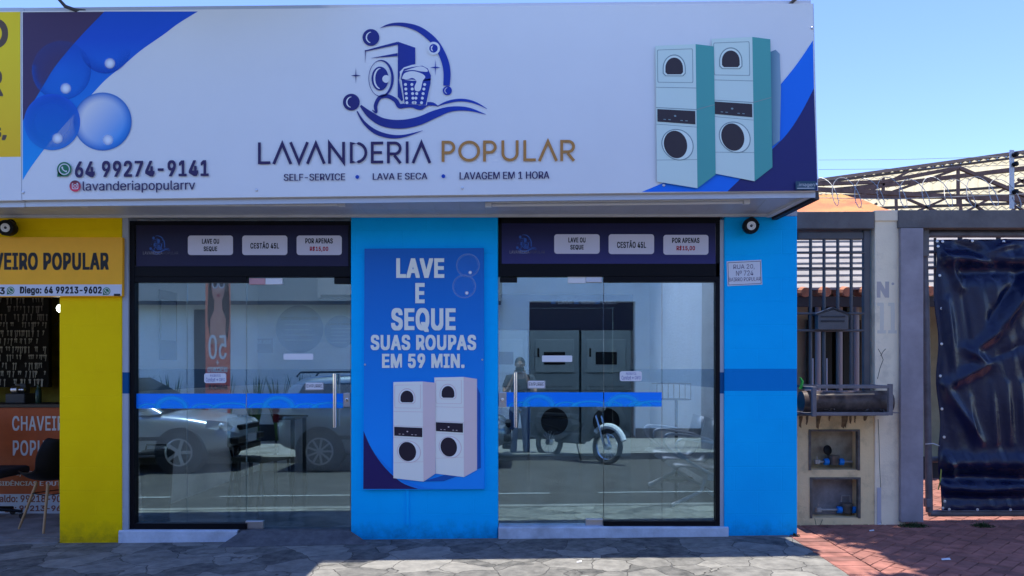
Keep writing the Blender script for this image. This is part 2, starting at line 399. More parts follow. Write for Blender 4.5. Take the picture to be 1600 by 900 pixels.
def glassmat(name, tint, refl):
    m = bpy.data.materials.new(name); m.use_nodes = True; n = m.node_tree.nodes; l = m.node_tree.links
    for q in list(n):
        if q.type == 'BSDF_PRINCIPLED': n.remove(q)
    out = [q for q in n if q.type == 'OUTPUT_MATERIAL'][0]
    t = n.new('ShaderNodeBsdfTransparent'); t.inputs[0].default_value = (*tint, 1)
    g = n.new('ShaderNodeBsdfGlossy'); g.inputs['Roughness'].default_value = 0.0; g.inputs['Color'].default_value = (.63, .90, 1.0, 1)
    f = n.new('ShaderNodeFresnel'); f.inputs['IOR'].default_value = 1.5
    a = n.new('ShaderNodeMath'); a.operation = 'ADD'; a.inputs[1].default_value = refl; a.use_clamp = True; l.new(f.outputs[0], a.inputs[0])
    # faint smears in the reflection, as on any shop window
    tc = n.new('ShaderNodeTexCoord'); nz = n.new('ShaderNodeTexNoise'); nz.inputs['Scale'].default_value = .9; l.new(tc.outputs['Object'], nz.inputs['Vector'])
    b = n.new('ShaderNodeBump'); b.inputs['Strength'].default_value = .035; b.inputs['Distance'].default_value = .01; l.new(nz.outputs['Fac'], b.inputs['Height']); l.new(b.outputs[0], g.inputs['Normal'])
    mx = n.new('ShaderNodeMixShader'); l.new(a.outputs[0], mx.inputs[0]); l.new(t.outputs[0], mx.inputs[1]); l.new(g.outputs[0], mx.inputs[2]); l.new(mx.outputs[0], out.inputs[0])
    return m
M_glass = glassmat('tinted shop glass', (.86, .94, 1.0), .26)
M_carglass = mat('dark car glass', (.012, .016, .02), .04, spec=.8)

# ---------------------------------------------------------------- ground
def slab(name, xs, ys, zf, thick, m):
    b = MB(); nx = len(xs); ny = len(ys)
    vs = [(x, y, zf(x, y)) for y in ys for x in xs] + [(x, y, zf(x, y) - thick) for y in ys for x in xs]; o = nx * ny
    fs = []
    for j in range(ny - 1):
        for i in range(nx - 1):
            a = j * nx + i; fs += [(a, a + 1, a + nx + 1, a + nx), (a + o, a + nx + o, a + nx + 1 + o, a + 1 + o)]
    for i in range(nx - 1):
        fs.append((i, i + o, i + 1 + o, i + 1)); a = (ny - 1) * nx + i; fs.append((a, a + 1, a + 1 + o, a + o))
    for j in range(ny - 1):
        a = j * nx; fs.append((a, a + nx, a + nx + o, a + o)); a += nx - 1; fs.append((a, a + o, a + nx + o, a + nx))
    b.add(vs, fs); o = b.build(name, m, origin=(0, 0, 0)); o['kind'] = 'structure'; return o
SPLIT = 2.25
slab('ground', [-250, 250], [-250, 250], lambda x, y: SL * x - .16, .05, M_dirt)
slab('road', [-120, 120], [-6.38, -1.58], lambda x, y: G(x, -3), .03, M_asphalt)
slab('pavement', [-60, SPLIT], [-1.45, 0, .3], G, .1, M_slate)
slab('kerb', [-60, 60], [-1.58, -1.452], lambda x, y: G(x, -1.44) + .004, .16, M_concrete)
slab('kerb', [-60, 60], [-6.52, -6.38], lambda x, y: G(x, -6.5) + .004, .16, M_concrete)
slab('pavement', [-60, 60], [-30, -6.522], lambda x, y: G(x, -7), .1, M_concrete)
for k in range(-6, 8):                                    # broken white edge line in the road
    x0 = .35 + k * 2.35
    o = slab('road_marking', [x0 - 1.75, x0], [-2.95, -2.88], lambda x, y: G(x, -3) + .005, .003, mat('worn road paint', (.26, .26, .25), .8, var=.3, vscale=12))

# red concrete bricks laid in herringbone on the neighbour's side
M_brick = vcolmat('red paving brick', .8)
nb = M_brick.node_tree.nodes; lb = M_brick.node_tree.links; pb = nb['Principled BSDF']
_tc = nb.new('ShaderNodeTexCoord'); _t = nb.new('ShaderNodeTexNoise'); _t.inputs['Scale'].default_value = 9; _t.inputs['Detail'].default_value = 9; lb.new(_tc.outputs['Object'], _t.inputs['Vector'])
_m = nb.new('ShaderNodeMix'); _m.data_type = 'RGBA'; _m.blend_type = 'MULTIPLY'; _m.inputs['Factor'].default_value = .75
_r = nb.new('ShaderNodeValToRGB'); _r.color_ramp.elements[0].position = .3; _r.color_ramp.elements[0].color = (.45, .42, .42, 1); _r.color_ramp.elements[1].position = .7; _r.color_ramp.elements[1].color = (1.15, 1.1, 1.1, 1)
lb.new(_t.outputs['Fac'], _r.inputs[0]); lb.new(_r.outputs[0], _m.inputs['B'])
lb.new([q for q in nb if q.type == 'VERTEX_COLOR'][0].outputs['Color'], _m.inputs['A']); lb.new(_m.outputs['Result'], pb.inputs['Base Color'])
_b = nb.new('ShaderNodeBump'); _b.inputs['Strength'].default_value = .4; _b.inputs['Distance'].default_value = .006
_t2 = nb.new('ShaderNodeTexNoise'); _t2.inputs['Scale'].default_value = 60; lb.new(_tc.outputs['Object'], _t2.inputs['Vector']); lb.new(_t2.outputs['Fac'], _b.inputs['Height']); lb.new(_b.outputs[0], pb.inputs['Normal'])
slab('paving_bed', [SPLIT + .002, 9], [-1.45, 0, 6], lambda x, y: G(x, y) - .008, .1, mat('paving joints', (.05, .03, .026), .95, var=.2))
bm_ = MB(); bm_.c = []
def brick(poly):
    # clip to the paved rectangle, then lay as a thin chamfered block
    def clip(P, ax, v, keep_gt):
        o = []
        for i in range(len(P)):
            a, c = P[i], P[(i + 1) % len(P)]; ia = (a[ax] > v) == keep_gt; ic = (c[ax] > v) == keep_gt
            if ia: o.append(a)
            if ia != ic:
                t = (v - a[ax]) / (c[ax] - a[ax]); o.append((a[0] + (c[0] - a[0]) * t, a[1] + (c[1] - a[1]) * t))
        return o
    P = poly
    for ax, v, g in ((0, SPLIT + .26, True), (0, 7.5, False), (1, -1.44, True), (1, 3.2, False)):
        P = clip(P, ax, v, g)
        if len(P) < 3: return
    lay(P)
def lay(P):
    cx = sum(p[0] for p in P) / len(P); cy = sum(p[1] for p in P) / len(P)
    g = random.gauss(0, .12) + .12; h = random.uniform(-.0015, .0015); c = (.30 * (1 + g), .135 * (1 + g * .8), .105 * (1 + g * .7), 1)
    I = [(cx + (p[0] - cx) * .955, cy + (p[1] - cy) * .955) for p in P]; n = len(P)
    vs = [(x, y, G(x, y) + h) for x, y in I] + [(x, y, G(x, y) - .007) for x, y in P]
    bm_.add(vs, [tuple(range(n))] + [(i, i + n, (i + 1) % n + n, (i + 1) % n) for i in range(n)]); bm_.c += [c] * (2 * n)
bw = .108; ca, sa = math.cos(R(45)), math.sin(R(45)); gp = .003
for i in range(-60, 60):
    for j in range(-60, 60):
        c_ = (i - j) % 4
        if c_ not in (0, 3): continue
        lw, lh = (2, 1) if c_ == 0 else (1, 2)
        q = [(i * bw + gp, j * bw + gp), ((i + lw) * bw - gp, j * bw + gp), ((i + lw) * bw - gp, (j + lh) * bw - gp), (i * bw + gp, (j + lh) * bw - gp)]
        q = [(5 + x * ca - y * sa, x * sa + y * ca) for x, y in q]
        if min(p[0] for p in q) > 7 or max(p[0] for p in q) < 2.2 or min(p[1] for p in q) > 3.3 or max(p[1] for p in q) < -1.5: continue
        brick(q)
for k in range(40):                                       # border course of larger slabs along the boundary
    y0 = -1.44 + k * .12
    if y0 < 3: lay([(SPLIT + .006, y0 + .003), (SPLIT + .252, y0 + .003), (SPLIT + .252, y0 + .117), (SPLIT + .006, y0 + .117)])
o = bm_.build('pavement', M_brick, origin=(0, 0, 0)); o['kind'] = 'structure'

# ---------------------------------------------------------------- laundry building
LX0, LX1 = -3.396, 2.33
shop = thing('laundry_building', 'bright blue single-storey laundry building between the yellow shop and the cream gate wall', 'building', (-.5, 0, 0))
b = MB().box(X(187, 0), X(200, 0), 0, .16, -.15, 2.72); b.build('wall', M_jamb, shop, bevel=.004)
b = MB(); x0, x1 = X(548, 0), X(778, 0)
b.box(x0, x1, 0, .16, -.15, 2.72); b.build('wall', M_blue, shop, bevel=.012)
b = MB().box(X(1130, 0) + .012, LX1, 0, .16, -.15, 2.72); b.build('wall', M_blueband, shop, bevel=.008)
MB().box(X(1126, 0), X(1130, 0) + .010, .02, .15, -.02, 2.69).build('jamb', M_jamb, shop)
MB().box(LX0, LX1, .003, .16, 2.722, 3.95).build('wall', M_jamb, shop)
MB().box(LX1 - .15, LX1, .162, 6.7, -.15, 3.95).build('side_wall', M_blue, shop)
MB().box(-3.72, -3.6, .17, 4.1, -.1, 3.0).build('inner_wall', M_inner, shop)
MB().box(LX1 - .165, LX1 - .152, .17, 6.5, 0.0, 3.0).build('inner_wall', M_inner, shop)
MB().box(-3.6, -.72, 4.0, 4.1, -.1, 3.0).build('inner_wall', M_inner, shop)
MB().box(-.82, -.72, 4.102, 6.5, -.1, 3.0).build('inner_wall', M_inner, shop)
MB().box(-.72, LX1 - .15, 6.5, 6.6, -.1, 3.0).build('inner_wall', M_inner, shop)
M_ceil = mat('white ceiling', (.75, .75, .75), .7)
SKYL = ((-2.7, -1.5, 2.6, 3.5), (-.5, 1.9, 2.0, 5.3))      # unseen roof openings with diffusing sheets, added to light the interior
M_trl = bpy.data.materials.new('added fill-light sheet'); M_trl.use_nodes = True
_n = M_trl.node_tree.nodes; _n.remove(_n['Principled BSDF']); _d = _n.new('ShaderNodeBsdfTranslucent'); _d.inputs[0].default_value = (.95, .97, .98, 1); M_trl.node_tree.links.new(_d.outputs[0], [q for q in _n if q.type == 'OUTPUT_MATERIAL'][0].inputs[0])
def holed(z0, z1, x0, x1, y0, y1, name, m):
    xs = sorted({x0, x1, *[q[0] for q in SKYL], *[q[1] for q in SKYL]}); ys = sorted({y0, y1, *[q[2] for q in SKYL], *[q[3] for q in SKYL]}); b = MB()
    for a_, c_ in zip(xs, xs[1:]):
        for d_, e_ in zip(ys, ys[1:]):
            if not any(q[0] <= a_ and c_ <= q[1] and q[2] <= d_ and e_ <= q[3] for q in SKYL): b.box(a_, c_, d_, e_, z0, z1)
    return b.build(name, m, shop)
holed(3.0, 3.1, -3.6, LX1 - .152, .17, 6.5, 'ceiling', M_ceil)
for a_, c_, d_, e_ in SKYL:
    MB().add([(a_, d_, 3.97), (c_, d_, 3.97), (c_, e_, 3.97), (a_, e_, 3.97)], [(0, 1, 2, 3)]).build('added_skylight', M_trl, shop)
    for q in ((a_ - .03, a_, d_, e_), (c_, c_ + .03, d_, e_), (a_, c_, d_ - .03, d_), (a_, c_, e_, e_ + .03)): MB().box(*q, 3.101, 3.929).build('added_skylight_shaft', M_ceil, shop)
holed(3.93, 4.03, -3.74, LX1, .165, 6.6, 'roof', M_concrete)
M_floor = mat('grey interior floor tile', (.07, .067, .063), .22, var=.15, vscale=3)
MB().box(-3.6, LX1 - .152, .165, 6.5, -.1, .045).build('floor', M_floor, shop)
M_sill = mat('pale blue-white threshold', (.52, .58, .66), .6, var=.12, vscale=9, bump=.4, bscale=40, dirt=.5)
# thresholds: stand on the sloping pavement, chipped at the lower edge
def sill(px0, px1, top, name='threshold'):
    xa, xb = X(px0, 0), X(px1, 0); z = Z(top, 0); mb = MB(); n = 26; vs = []
    for i in range(n + 1):
        x = xa + (xb - xa) * i / n; j = random.uniform(-.004, .004)
        vs += [(x, -.03 + j, -.2), (x, -.028 + j * .6, z - .008), (x, -.018, z), (x, .16, z), (x, .16, -.2)]
    fs = []
    for i in range(n):
        for k in range(4): fs.append((i * 5 + k, (i + 1) * 5 + k, (i + 1) * 5 + k + 1, i * 5 + k + 1))
    fs += [(0, 1, 2, 3, 4), tuple(n * 5 + k for k in (4, 3, 2, 1, 0))]
    mb.add(vs, fs); return mb.build(name, M_sill, shop)
sill(188, 372, 828); sill(779, 1137, 823)
MB().box(X(372, 0) + .003, X(548, 0) - .003, -.005, .16, -.2, Z(828.5, 0)).build('threshold', mat('dark worn cement', (.1, .1, .105), .85, var=.3, vscale=12, bump=.4), shop)
# dark cement ramp up to the left door
M_ramp = MATS['dark worn cement']
a, c, d, e = W(378, 829, -.006), W(547, 829, -.006), W(578, 845, -.17), W(340, 856, -.23)
g = lambda v: Vector((v.x, v.y, G(v.x, v.y) + .003)); t = lambda v: Vector((v.x, v.y, Z(829, 0)))
mb = MB().add([t(a), t(c), g(d), g(e), (a.x, a.y, -.1), (c.x, c.y, -.1), (d.x, d.y, -.1), (e.x, e.y, -.1)], [(0, 1, 2, 3), (4, 7, 6, 5), (0, 3, 7, 4), (1, 5, 6, 2), (3, 2, 6, 7), (0, 4, 5, 1)])
o = mb.build('door_ramp', M_ramp); tag(o, 'dark worn cement ramp at the foot of the left glass door', 'ramp')
# thin conduit below the poster
MB().pbox(634.5, 639, 764, 822, -.012, -.001).build('conduit', M_blue, shop, bevel=.003)

# canopy under the big sign
SY = -.60
can = thing('canopy', 'white panelled canopy soffit under the big laundry sign', 'canopy', (-.5, 0, 2.7))
fl, fr, bl_, br_ = W(-60, 313.5, SY) + Vector((0, .086, .004)), W(1276, 299.5, SY) + Vector((0, .086, .004)), W(-60, 338, -.012), W(1203, 336, -.012)
M_soffit = mat('pvc soffit', (.46, .49, .57), .35, var=.05)
n_ = M_soffit.node_tree.nodes; l_ = M_soffit.node_tree.links
tc = n_.new('ShaderNodeTexCoord'); wv = n_.new('ShaderNodeTexWave'); wv.wave_type = 'BANDS'; wv.bands_direction = 'X'; wv.wave_profile = 'SAW'; wv.inputs['Scale'].default_value = 3.1 / 2
l_.new(tc.outputs['Object'], wv.inputs['Vector']); cr = n_.new('ShaderNodeValToRGB'); cr.color_ramp.elements[0].position = 0; cr.color_ramp.elements[0].color = (0, 0, 0, 1); cr.color_ramp.elements[1].position = .05
l_.new(wv.outputs['Fac'], cr.inputs[0]); bp = n_.new('ShaderNodeBump'); bp.inputs['Strength'].default_value = .5; bp.inputs['Distance'].default_value = .008; l_.new(cr.outputs[0], bp.inputs['Height']); l_.new(bp.outputs[0], n_['Principled BSDF'].inputs['Normal'])
mb = MB(); up = Vector((0, 0, .05))
mb.add([fl, fr, br_, bl_] + [v + up for v in (fl, fr, br_, bl_)], [(0, 1, 2, 3), (7, 6, 5, 4), (0, 4, 5, 1), (1, 5, 6, 2), (2, 6, 7, 3), (3, 7, 4, 0)])
mb.build('soffit', M_soffit, can)
MB().box(-4.6, 2.2, SY + .093, -.001, 3.93, 3.97).build('top_sheet', M_whitepaint, can)
MB().bar(bl_ + Vector((0, -.02, .005)), br_ + Vector((0, -.02, .005)), .035, .045).build('trim', M_whitepaint, can, bevel=.003)
MB().bar(fr + Vector((-.02, .02, -.0)), br_ + Vector((-.02, -.02, -.0)), .05, .05).build('trim', M_whitepaint, can, bevel=.003)
MB().bar(fr + Vector((.035, .01, -.012)), br_ + Vector((.035, -.0, -.012)), .05, .06).build('gutter', mat('dark gutter', (.02, .02, .03), .5), can)
mb = MB(); a1, a2 = fr + Vector((.063, .0, -.02)), br_ + Vector((.2, .0, .0))
mb.add([fr + Vector((.012, .0, .03)), br_ + Vector((.13, -.01, .03)), br_ + Vector((.13, -.01, 1.2)), fr + Vector((.012, .05, 1.3))], [(0, 1, 2, 3)])
mb.build('end_panel', M_whitepaint, can)
for k, (p0, p1, q0, q1, lab) in enumerate(((130, 534, 320, 319.5, 'slim white tube lamp under the canopy above the left glass door'), (763, 1166, 320.5, 316, 'slim white tube lamp under the canopy above the right glass door'))):
    yl = -.44; a = W(p0, q0, yl); c = W(p1, q1, yl)
    f0 = (fl.z + bl_.z) / 2
    o = thing('tube_lamp', lab, 'lamp', (a.x, yl, a.z), 'tube lamps under the canopy')
    MB().bar(a + Vector((0, 0, .022)), c + Vector((0, 0, .022)), .03, .02).build('batten', M_plastic_white, o, bevel=.003)
    MB().tube([a + Vector((.03, 0, 0)), c - Vector((.03, 0, 0))], .014, 10).build('tube', mat('milky lamp tube', (.72, .72, .72), .3), o, smooth=True)
    for e_ in (a, c): MB().box(e_.x - .025, e_.x + .025, yl - .02, yl + .02, e_.z - .017, e_.z + .02).build('end_cap', M_plastic_white, o, bevel=.003)

# ---------------------------------------------------------------- the big sign
NAVY = sc(30, 26, 82); NAVY2 = sc(22, 28, 100); ROYAL = (.004, .10, .50); GOLD = sc(120, 100, 62)
M_signwhite = mat('white sign vinyl', (.79, .79, .77), .38, var=.02, vscale=1.2)
M_navy = mat('navy print', NAVY, .4); M_navy2 = mat('blue-navy print', NAVY2, .4); M_royal = mat('royal blue print', (.006, .065, .45), .4)
M_gold = mat('bronze print', GOLD, .4)
def signbox(name, label, cat, tl, tr, br, bl, m, y=SY, depth=.09):
    r = thing(name, label, cat, W((bl[0] + br[0]) / 2, max(bl[1], br[1]), y))
    P = [W(*q, y) for q in (tl, tr, br, bl)]
    mb = MB().prism(P, (0, depth, 0)); mb.build('panel', m, r)
    fm = MB()
    for i in range(4):
        a, c = P[i], P[(i + 1) % 4]; fm.bar(a + Vector((0, .046, 0)), c + Vector((0, .046, 0)), .014, .088)
    fm.build('frame', mat('thin aluminium edge', (.5, .5, .52), .4, .6), r)
    return r
sign = signbox('shop_sign', 'wide white laundry sign with blue waves and bubbles above both glass doors', 'sign', (33.5, 17.5), (1270, 5.5), (1277, 298), (34.5, 312.5), M_signwhite)
pr = Print(SY, sign)
def zo(ox, oy, s): return lambda P: [(ox + q[0] / s, oy + q[1] / s) for q in P]
z1 = zo(0, 0, 2.7275); z2 = zo(380, 0, 2.7278); z3 = zo(900, 0, 2.7275); z6 = zo(520, 20, 4.5); z7 = zo(1000, 40, 3.397)
s0 = wloc(sign)
inner = [(445, 49), (400, 95), (350, 147), (290, 215), (230, 290), (180, 372), (130, 455), (97, 515)]
outer = [(843, 49), (760, 100), (700, 145), (600, 215), (530, 275), (450, 340), (380, 415), (320, 482), (250, 560), (185, 640), (130, 715), (97, 768)]
M_wave = gradmat('blue wave print', 'Z', Z(312, SY) - s0.z, (.004, .38, .82), Z(60, SY) - s0.z, (.003, .085, .60))
pr.poly('wave_print', [z1(spline(inner, 5) + spline(outer, 5)[::-1])], M_wave)
pr.poly('wave_print', [z1([(97, 52)] + [(445, 50)] + spline(inner, 5)[1:])], mat('dark navy print', sc(44, 38, 86), .4))
o3 = [(1010, 172), (945, 268), (870, 362), (780, 465), (650, 590), (520, 690), (400, 765), (280, 818)]
i3 = [(1014, 376), (960, 480), (900, 570), (830, 642), (740, 725), (645, 816)]
pr.poly('wave_print', [z3(spline(o3, 5) + spline(i3, 5)[::-1])], mat('blue wave right', (.003, .17, .78), .4))
pr.poly('wave_print', [z3(spline(i3, 5) + [(1029, 812)])], M_navy2)
M_bub = vcolmat('bubble print', .4)
def bubble(cx, cy, r, f, y, parent, name='bubble_print'):
    mb = MB(); mb.c = []; nr, ns = 10, 48; vs = []; 
    for i in range(nr + 1):
        q = (i / nr) ** .7
        for k in range(ns):
            a = 2 * math.pi * k / ns; vs.append(W(cx + r * q * math.cos(a), cy + r * q * math.sin(a), y)); mb.c.append(f(q, math.cos(a) * q, math.sin(a) * q))
    fs = [(i * ns + k, i * ns + (k + 1) % ns, (i + 1) * ns + (k + 1) % ns, (i + 1) * ns + k) for i in range(nr) for k in range(ns)]
    mb.add(vs, fs); return mb.build(name, M_bub, parent, recalc=False)
def big(q, u, v):                     # white upper left, blue lower right, dark rim
    t = min(1, max(0, .45 + .62 * (u * .75 + v * .65))); e = max(0, (q - .72) / .28)
    c = [a + (b_ - a) * t for a, b_ in zip((.74, .74, .76), (.02, .30, .78))]
    c = [a + (b_ - a) * e for a, b_ in zip(c, (.01, .16, .55))]; return (*c, 1 if q < .97 else .8)
def clear(al): return lambda q, u, v: (.006, .16 + .05 * v, .66, al[0] + (al[1] - al[0]) * max(0, (q - .55) / .45) ** 1.6)
def glint(q, u, v): return (.85, .9, .95, max(0, 1 - q ** 2) ** .8)
bubble(262 / 2.7275, 300 / 2.7275, 126 / 2.7275, lambda q, u, v: (.004, .12, .62, .18 * q + (.35 * max(0, (q - .8) / .2) if v > -.2 else 0)), pr.up(), sign)
bubble(450 / 2.7275, 205 / 2.7275, 108 / 2.7275, lambda q, u, v: (.004, .06, .48, .55 * max(0, (q - .5) / .5) * max(0, v)), pr.up(), sign)
bubble(437 / 2.7275, 518 / 2.7275, 124 / 2.7275, big, pr.up(), sign)
bubble(222 / 2.7275, 520 / 2.7275, 120 / 2.7275, clear((.5, .9)), pr.up(), sign)
yy = pr.up()
for gx, gy in ((468, 270), (280, 377), (245, 590), (460, 596)): bubble(gx / 2.7275, gy / 2.7275, 9, glint, yy, sign)

def emblem(mp, y, parent, ink, deep, paper, detail=True, name='emblem'):
    pe = Print(y, parent, .0005).begin(); E = lambda P: [mp([q])[0] for q in P]
    A = []; 
    A.append(stroke([(330, 108, 1), (400, 84, 16), (490, 82, 26), (590, 108, 38), (670, 160, 46), (735, 230, 48), (785, 330, 50), (803, 420, 50), (799, 512, 46)]))
    for x, y_, r in ((268, 173, 59), (130, 628, 59)): A.append(ell(x, y_, r))
    A.append(ell(805, 547, 32))
    A.append(stroke([(228, 268, 8), (300, 250, 12), (458, 213, 20)], False)); A.append(stroke([(229, 262, 7), (227, 350, 1)], False))
    A.append([(262, 319), (455, 283), (455, 304)])
    A.append([(458, 203), (580, 245), (580, 360), (500, 384), (474, 420), (465, 470), (480, 540), (495, 612), (484, 622), (456, 590)])
    A.append(ringpoly(ell(340, 461, 89, 130), ell(333, 461, 78, 123))); A.append(ell(332, 462, 60, 84))
    A.append(stroke([(276, 683, 3), (304, 698, 18), (301, 650, 26), (330, 596, 26), (385, 586, 28), (440, 615, 30), (468, 655, 32), (510, 652, 32), (560, 650, 34), (615, 668, 30), (665, 642, 26), (705, 642, 22), (742, 658, 3)]))
    A.append(stroke([(195, 652, 14), (260, 715, 46), (350, 768, 58), (470, 784, 62), (600, 762, 60), (720, 712, 54), (830, 677, 36), (950, 677, 24), (1075, 714, 2)]))
    A.append(stroke([(733, 657, 3), (800, 630, 17), (880, 614, 19), (960, 620, 18), (1030, 645, 11), (1085, 676, 2)]))
    A.append(stroke([(170, 692, 8), (220, 772, 20), (300, 837, 30), (400, 868, 28), (500, 866, 18), (632, 828, 2)]))
    for x, y_, rx, ry in ((162, 441, 36, 58), (721, 384, 36, 58)):
        A.append([(x + rx * math.cos(R(45 * k)) * (1 if k % 2 == 0 else .13), y_ + ry * math.sin(R(45 * k)) * (1 if k % 2 == 0 else .13)) for k in range(8)])
    pe.poly(name, [E(q) for q in A], ink, parent)
    P2 = [ell(708, 250, 46), ell(375, 465, 27)] + [[(470, 415), (500, 384), (560, 365), (640, 366), (682, 392), (692, 470), (660, 650), (500, 640)]]
    for x, y_, r in ((268, 173, 59), (130, 628, 59), (805, 547, 32)):
        o_ = [(x + r * .62 * math.cos(R(a)), y_ + r * .66 * math.sin(R(a))) for a in range(100, 275, 12)]; n_ = [(x + r * .12 + r * .58 * math.cos(R(a)), y_ + r * .62 * math.sin(R(a))) for a in range(262, 98, -12)]
        P2.append(o_ + n_)
    P2.append([(332 + 46 * math.cos(R(a)), 462 + 74 * math.sin(R(a))) for a in range(95, 275, 12)] + [(340 + 42 * math.cos(R(a)), 462 + 70 * math.sin(R(a))) for a in range(270, 92, -12)])
    pe.poly(name, [E(q) for q in P2], paper, parent)
    P3 = [ell(708, 250, 30), [(482, 462), (500, 470), (560, 478), (640, 470), (690, 462), (686, 500), (655, 648), (505, 640)]]
    P3.append([(500, 395), (560, 380), (630, 372), (668, 392), (690, 440), (688, 475), (640, 478), (560, 470), (478, 470), (484, 430)])
    pe.poly(name, [E(q) for q in P3], ink, parent)
    P4 = [spline([(486, 462), (505, 425), (560, 410), (620, 425), (650, 450), (632, 480), (615, 545), (582, 548), (575, 520), (588, 480), (560, 458), (520, 468), (486, 462)], 5),
          spline([(500, 410), (550, 392), (620, 376), (662, 396), (664, 414), (620, 412), (560, 402), (500, 410)], 5)]
    for i in range(4):
        for j in range(5):
            x = 511 + i * 45 + (j * 2.5 if i < 2 else -j * 5.5 + 0) ; y_ = 504 + j * 32
            if i == 2 and j < 2: continue
            P4.append(ell(x, y_, 10.5, n=12))
    P4.append([(690 + 0, 238), (706, 228), (696, 250), (706, 272), (690, 262)])
    pe.poly(name, [E(q) for q in P4], paper, parent)
    return pe.end(name)
M_ink = gradmat('emblem ink', 'X', X(540, SY) - s0.x, (.022, .018, .14), X(745, SY) - s0.x, (.004, .045, .42))
emblem(z6, pr.y, sign, M_ink, M_royal, M_signwhite)
pr.y -= .003
# letters of the shop name: open geometric capitals drawn as strokes
def geo(s):
    wd = dict(L=.56, A=.9, V=.9, N=.77, D=.79, E=.56, R=.66, I=.13, P=.61, O=.98, U=.77); t = .13; gap = dict(LA=.09, AV=-.14, VA=-.14, AN=.1, ND=.22, DE=.16, ER=.17, RI=.19, IA=.13, PO=.13, OP=.13, PU=.21, UL=.21, AR=.1); x = 0; out = []
    arc = lambda cx, cy, rx, ry, a0, a1: [(cx + rx * math.cos(R(a0 + (a1 - a0) * k / 14)), cy + ry * math.sin(R(a0 + (a1 - a0) * k / 14)), t) for k in range(15)]
    h = t / 2
    for ci, c in enumerate(s):
        if c == ' ': x += .30; continue
        w_ = wd[c]; q = lambda *P: [(x + a, d, t) for a, d in P]; sh = lambda P: [(x + a, d, e) for a, d, e in P]
        if c == 'L': out.append((q((h, 1), (h, h), (w_, h)), 0))
        if c == 'A': out.append((q((h, 0), (w_ / 2, 1 - h), (w_ - h, 0)), 0))
        if c == 'V': out.append((q((h, 1), (w_ / 2, h), (w_ - h, 1)), 0))
        if c == 'N': out.append((q((h, 0), (h, 1 - h), (w_ - h, h), (w_ - h, 1)), 0))
        if c == 'I': out.append((q((h, 0), (h, 1)), 0))
        if c == 'U': out.append((sh([(h, 1, t)] + arc(w_ / 2, .38, w_ / 2 - h, .38 - h, 180, 360) + [(w_ - h, 1, t)]), 0))
        if c == 'O': out.append((sh(arc(w_ / 2, .5, w_ / 2 - h, .5 - h, 0, 180)[:-1] + arc(w_ / 2, .5, w_ / 2 - h, .5 - h, 180, 360)[:-1]), 1))
        if c == 'D': out.append((sh([(h, h, t), (h, 1 - h, t), (.3, 1 - h, t)] + arc(w_ - .5, .5, .5 - h, .5 - h, 90, -90) + [(.3, h, t)]), 1))
        if c == 'E':
            out.append((q((w_, 1 - h), (h, 1 - h), (h, h), (w_, h)), 0)); out.append((q((t + .002, .5), (w_ * .9, .5)), 0))
        if c in 'PR':
            out.append((sh([(h, 0, t), (h, 1 - h, t), (w_ - .31, 1 - h, t)] + arc(w_ - .31, .685, .31 - h, .315 - h, 90, -90) + [(t + .002, .37 + h - .0, t)]), 0))
            if c == 'R': out.append((q((w_ * .5, .368), (w_ - h * .7, 0)), 0))
        x += w_ + (gap.get(s[ci:ci + 2], .15) if ci < len(s) - 1 else 0)
    return out, x
def geotext(s, px0, px1, py0, py1, slope, m, name='lettering'):
    G_, wid = geo(s); P = []
    for p, cl in G_:
        o_ = stroke(p, False, False) if not cl else None
        if cl:
            st = stroke(p, False, True); n = len(st) // 2; o_ = ringpoly(st[:n], st[n:][::-1])
        P.append([(px0 + a / wid * (px1 - px0), py1 - d * (py1 - py0) + slope * a / wid) for a, d in o_])
    return pr.poly(name, P, m)
geotext('LAVANDERIA', 403, 674, 222.5, 256.5, -1.8, M_navy); geotext('POPULAR', 690, 898.5, 220, 252.8, -1.6, M_gold)
sl = .0103
for s_, a, c, d, e, bo in (('SELF-SERVICE', 443.3, 539.3, 270.8, 281.6, .012), ('LAVA E SECA', 582.3, 667.8, 269.6, 280, .012), ('LAVAGEM EM 1 HORA', 718, 858.4, 268, 279.5, .012), ('64 99274-9141', 117, 326, 250.8, 276.5, .036), ('lavanderiapopularrv', 129, 305, 281.5, 300.2, .012)):
    text(s_, a, c, d + (1 if e < 282 else 1.6), e + (1 if e < 282 else 1.6), pr.y, M_navy, sign, bold=bo, fat=.3 if bo < .03 else 1.0, slope=sl)
pr.poly('dot_print', [ell(558.2, 276.4, 3), ell(692.7, 275.3, 3)], M_royal)
def phone_icon(cx, cy, r, y, parent):
    pi = Print(y, parent, .0004).begin(); gm = mat('green icon print', sc(20, 88, 76), .4)
    pi.poly('icon', [ell(cx, cy, r), [(cx - r * .98, cy + r * 1.05), (cx - r * .9, cy + r * .2), (cx - r * .2, cy + r * .92)]], gm)
    pi.poly('icon', [ringpoly(ell(cx, cy, r * .78), ell(cx, cy, r * .64)), stroke([(cx - r * .3, cy - r * .34, r * .26), (cx - r * .2, cy + r * .02, r * .16), (cx + .1 * r, cy + r * .26, r * .16), (cx + r * .36, cy + r * .3, r * .26)])], mat('icon white print', (.7, .7, .7), .4)); pi.end('icon')
phone_icon(100.4, 264.4, 11.4, pr.y, sign)
cx, cy, r = 117.3, 290.6, 8.8
gr = gradmat('camera icon print', 'Z', Z(299, SY) - s0.z, sc(160, 52, 92), Z(282, SY) - s0.z, sc(50, 40, 60))
pi = Print(pr.y, sign, .0004); pi.poly('icon', [ell(cx, cy, r)], gr)
q0, q1 = rrect(cx - 5, cy - 5, cx + 5, cy + 5, 2.4), rrect(cx - 3.9, cy - 3.9, cx + 3.9, cy + 3.9, 1.7)
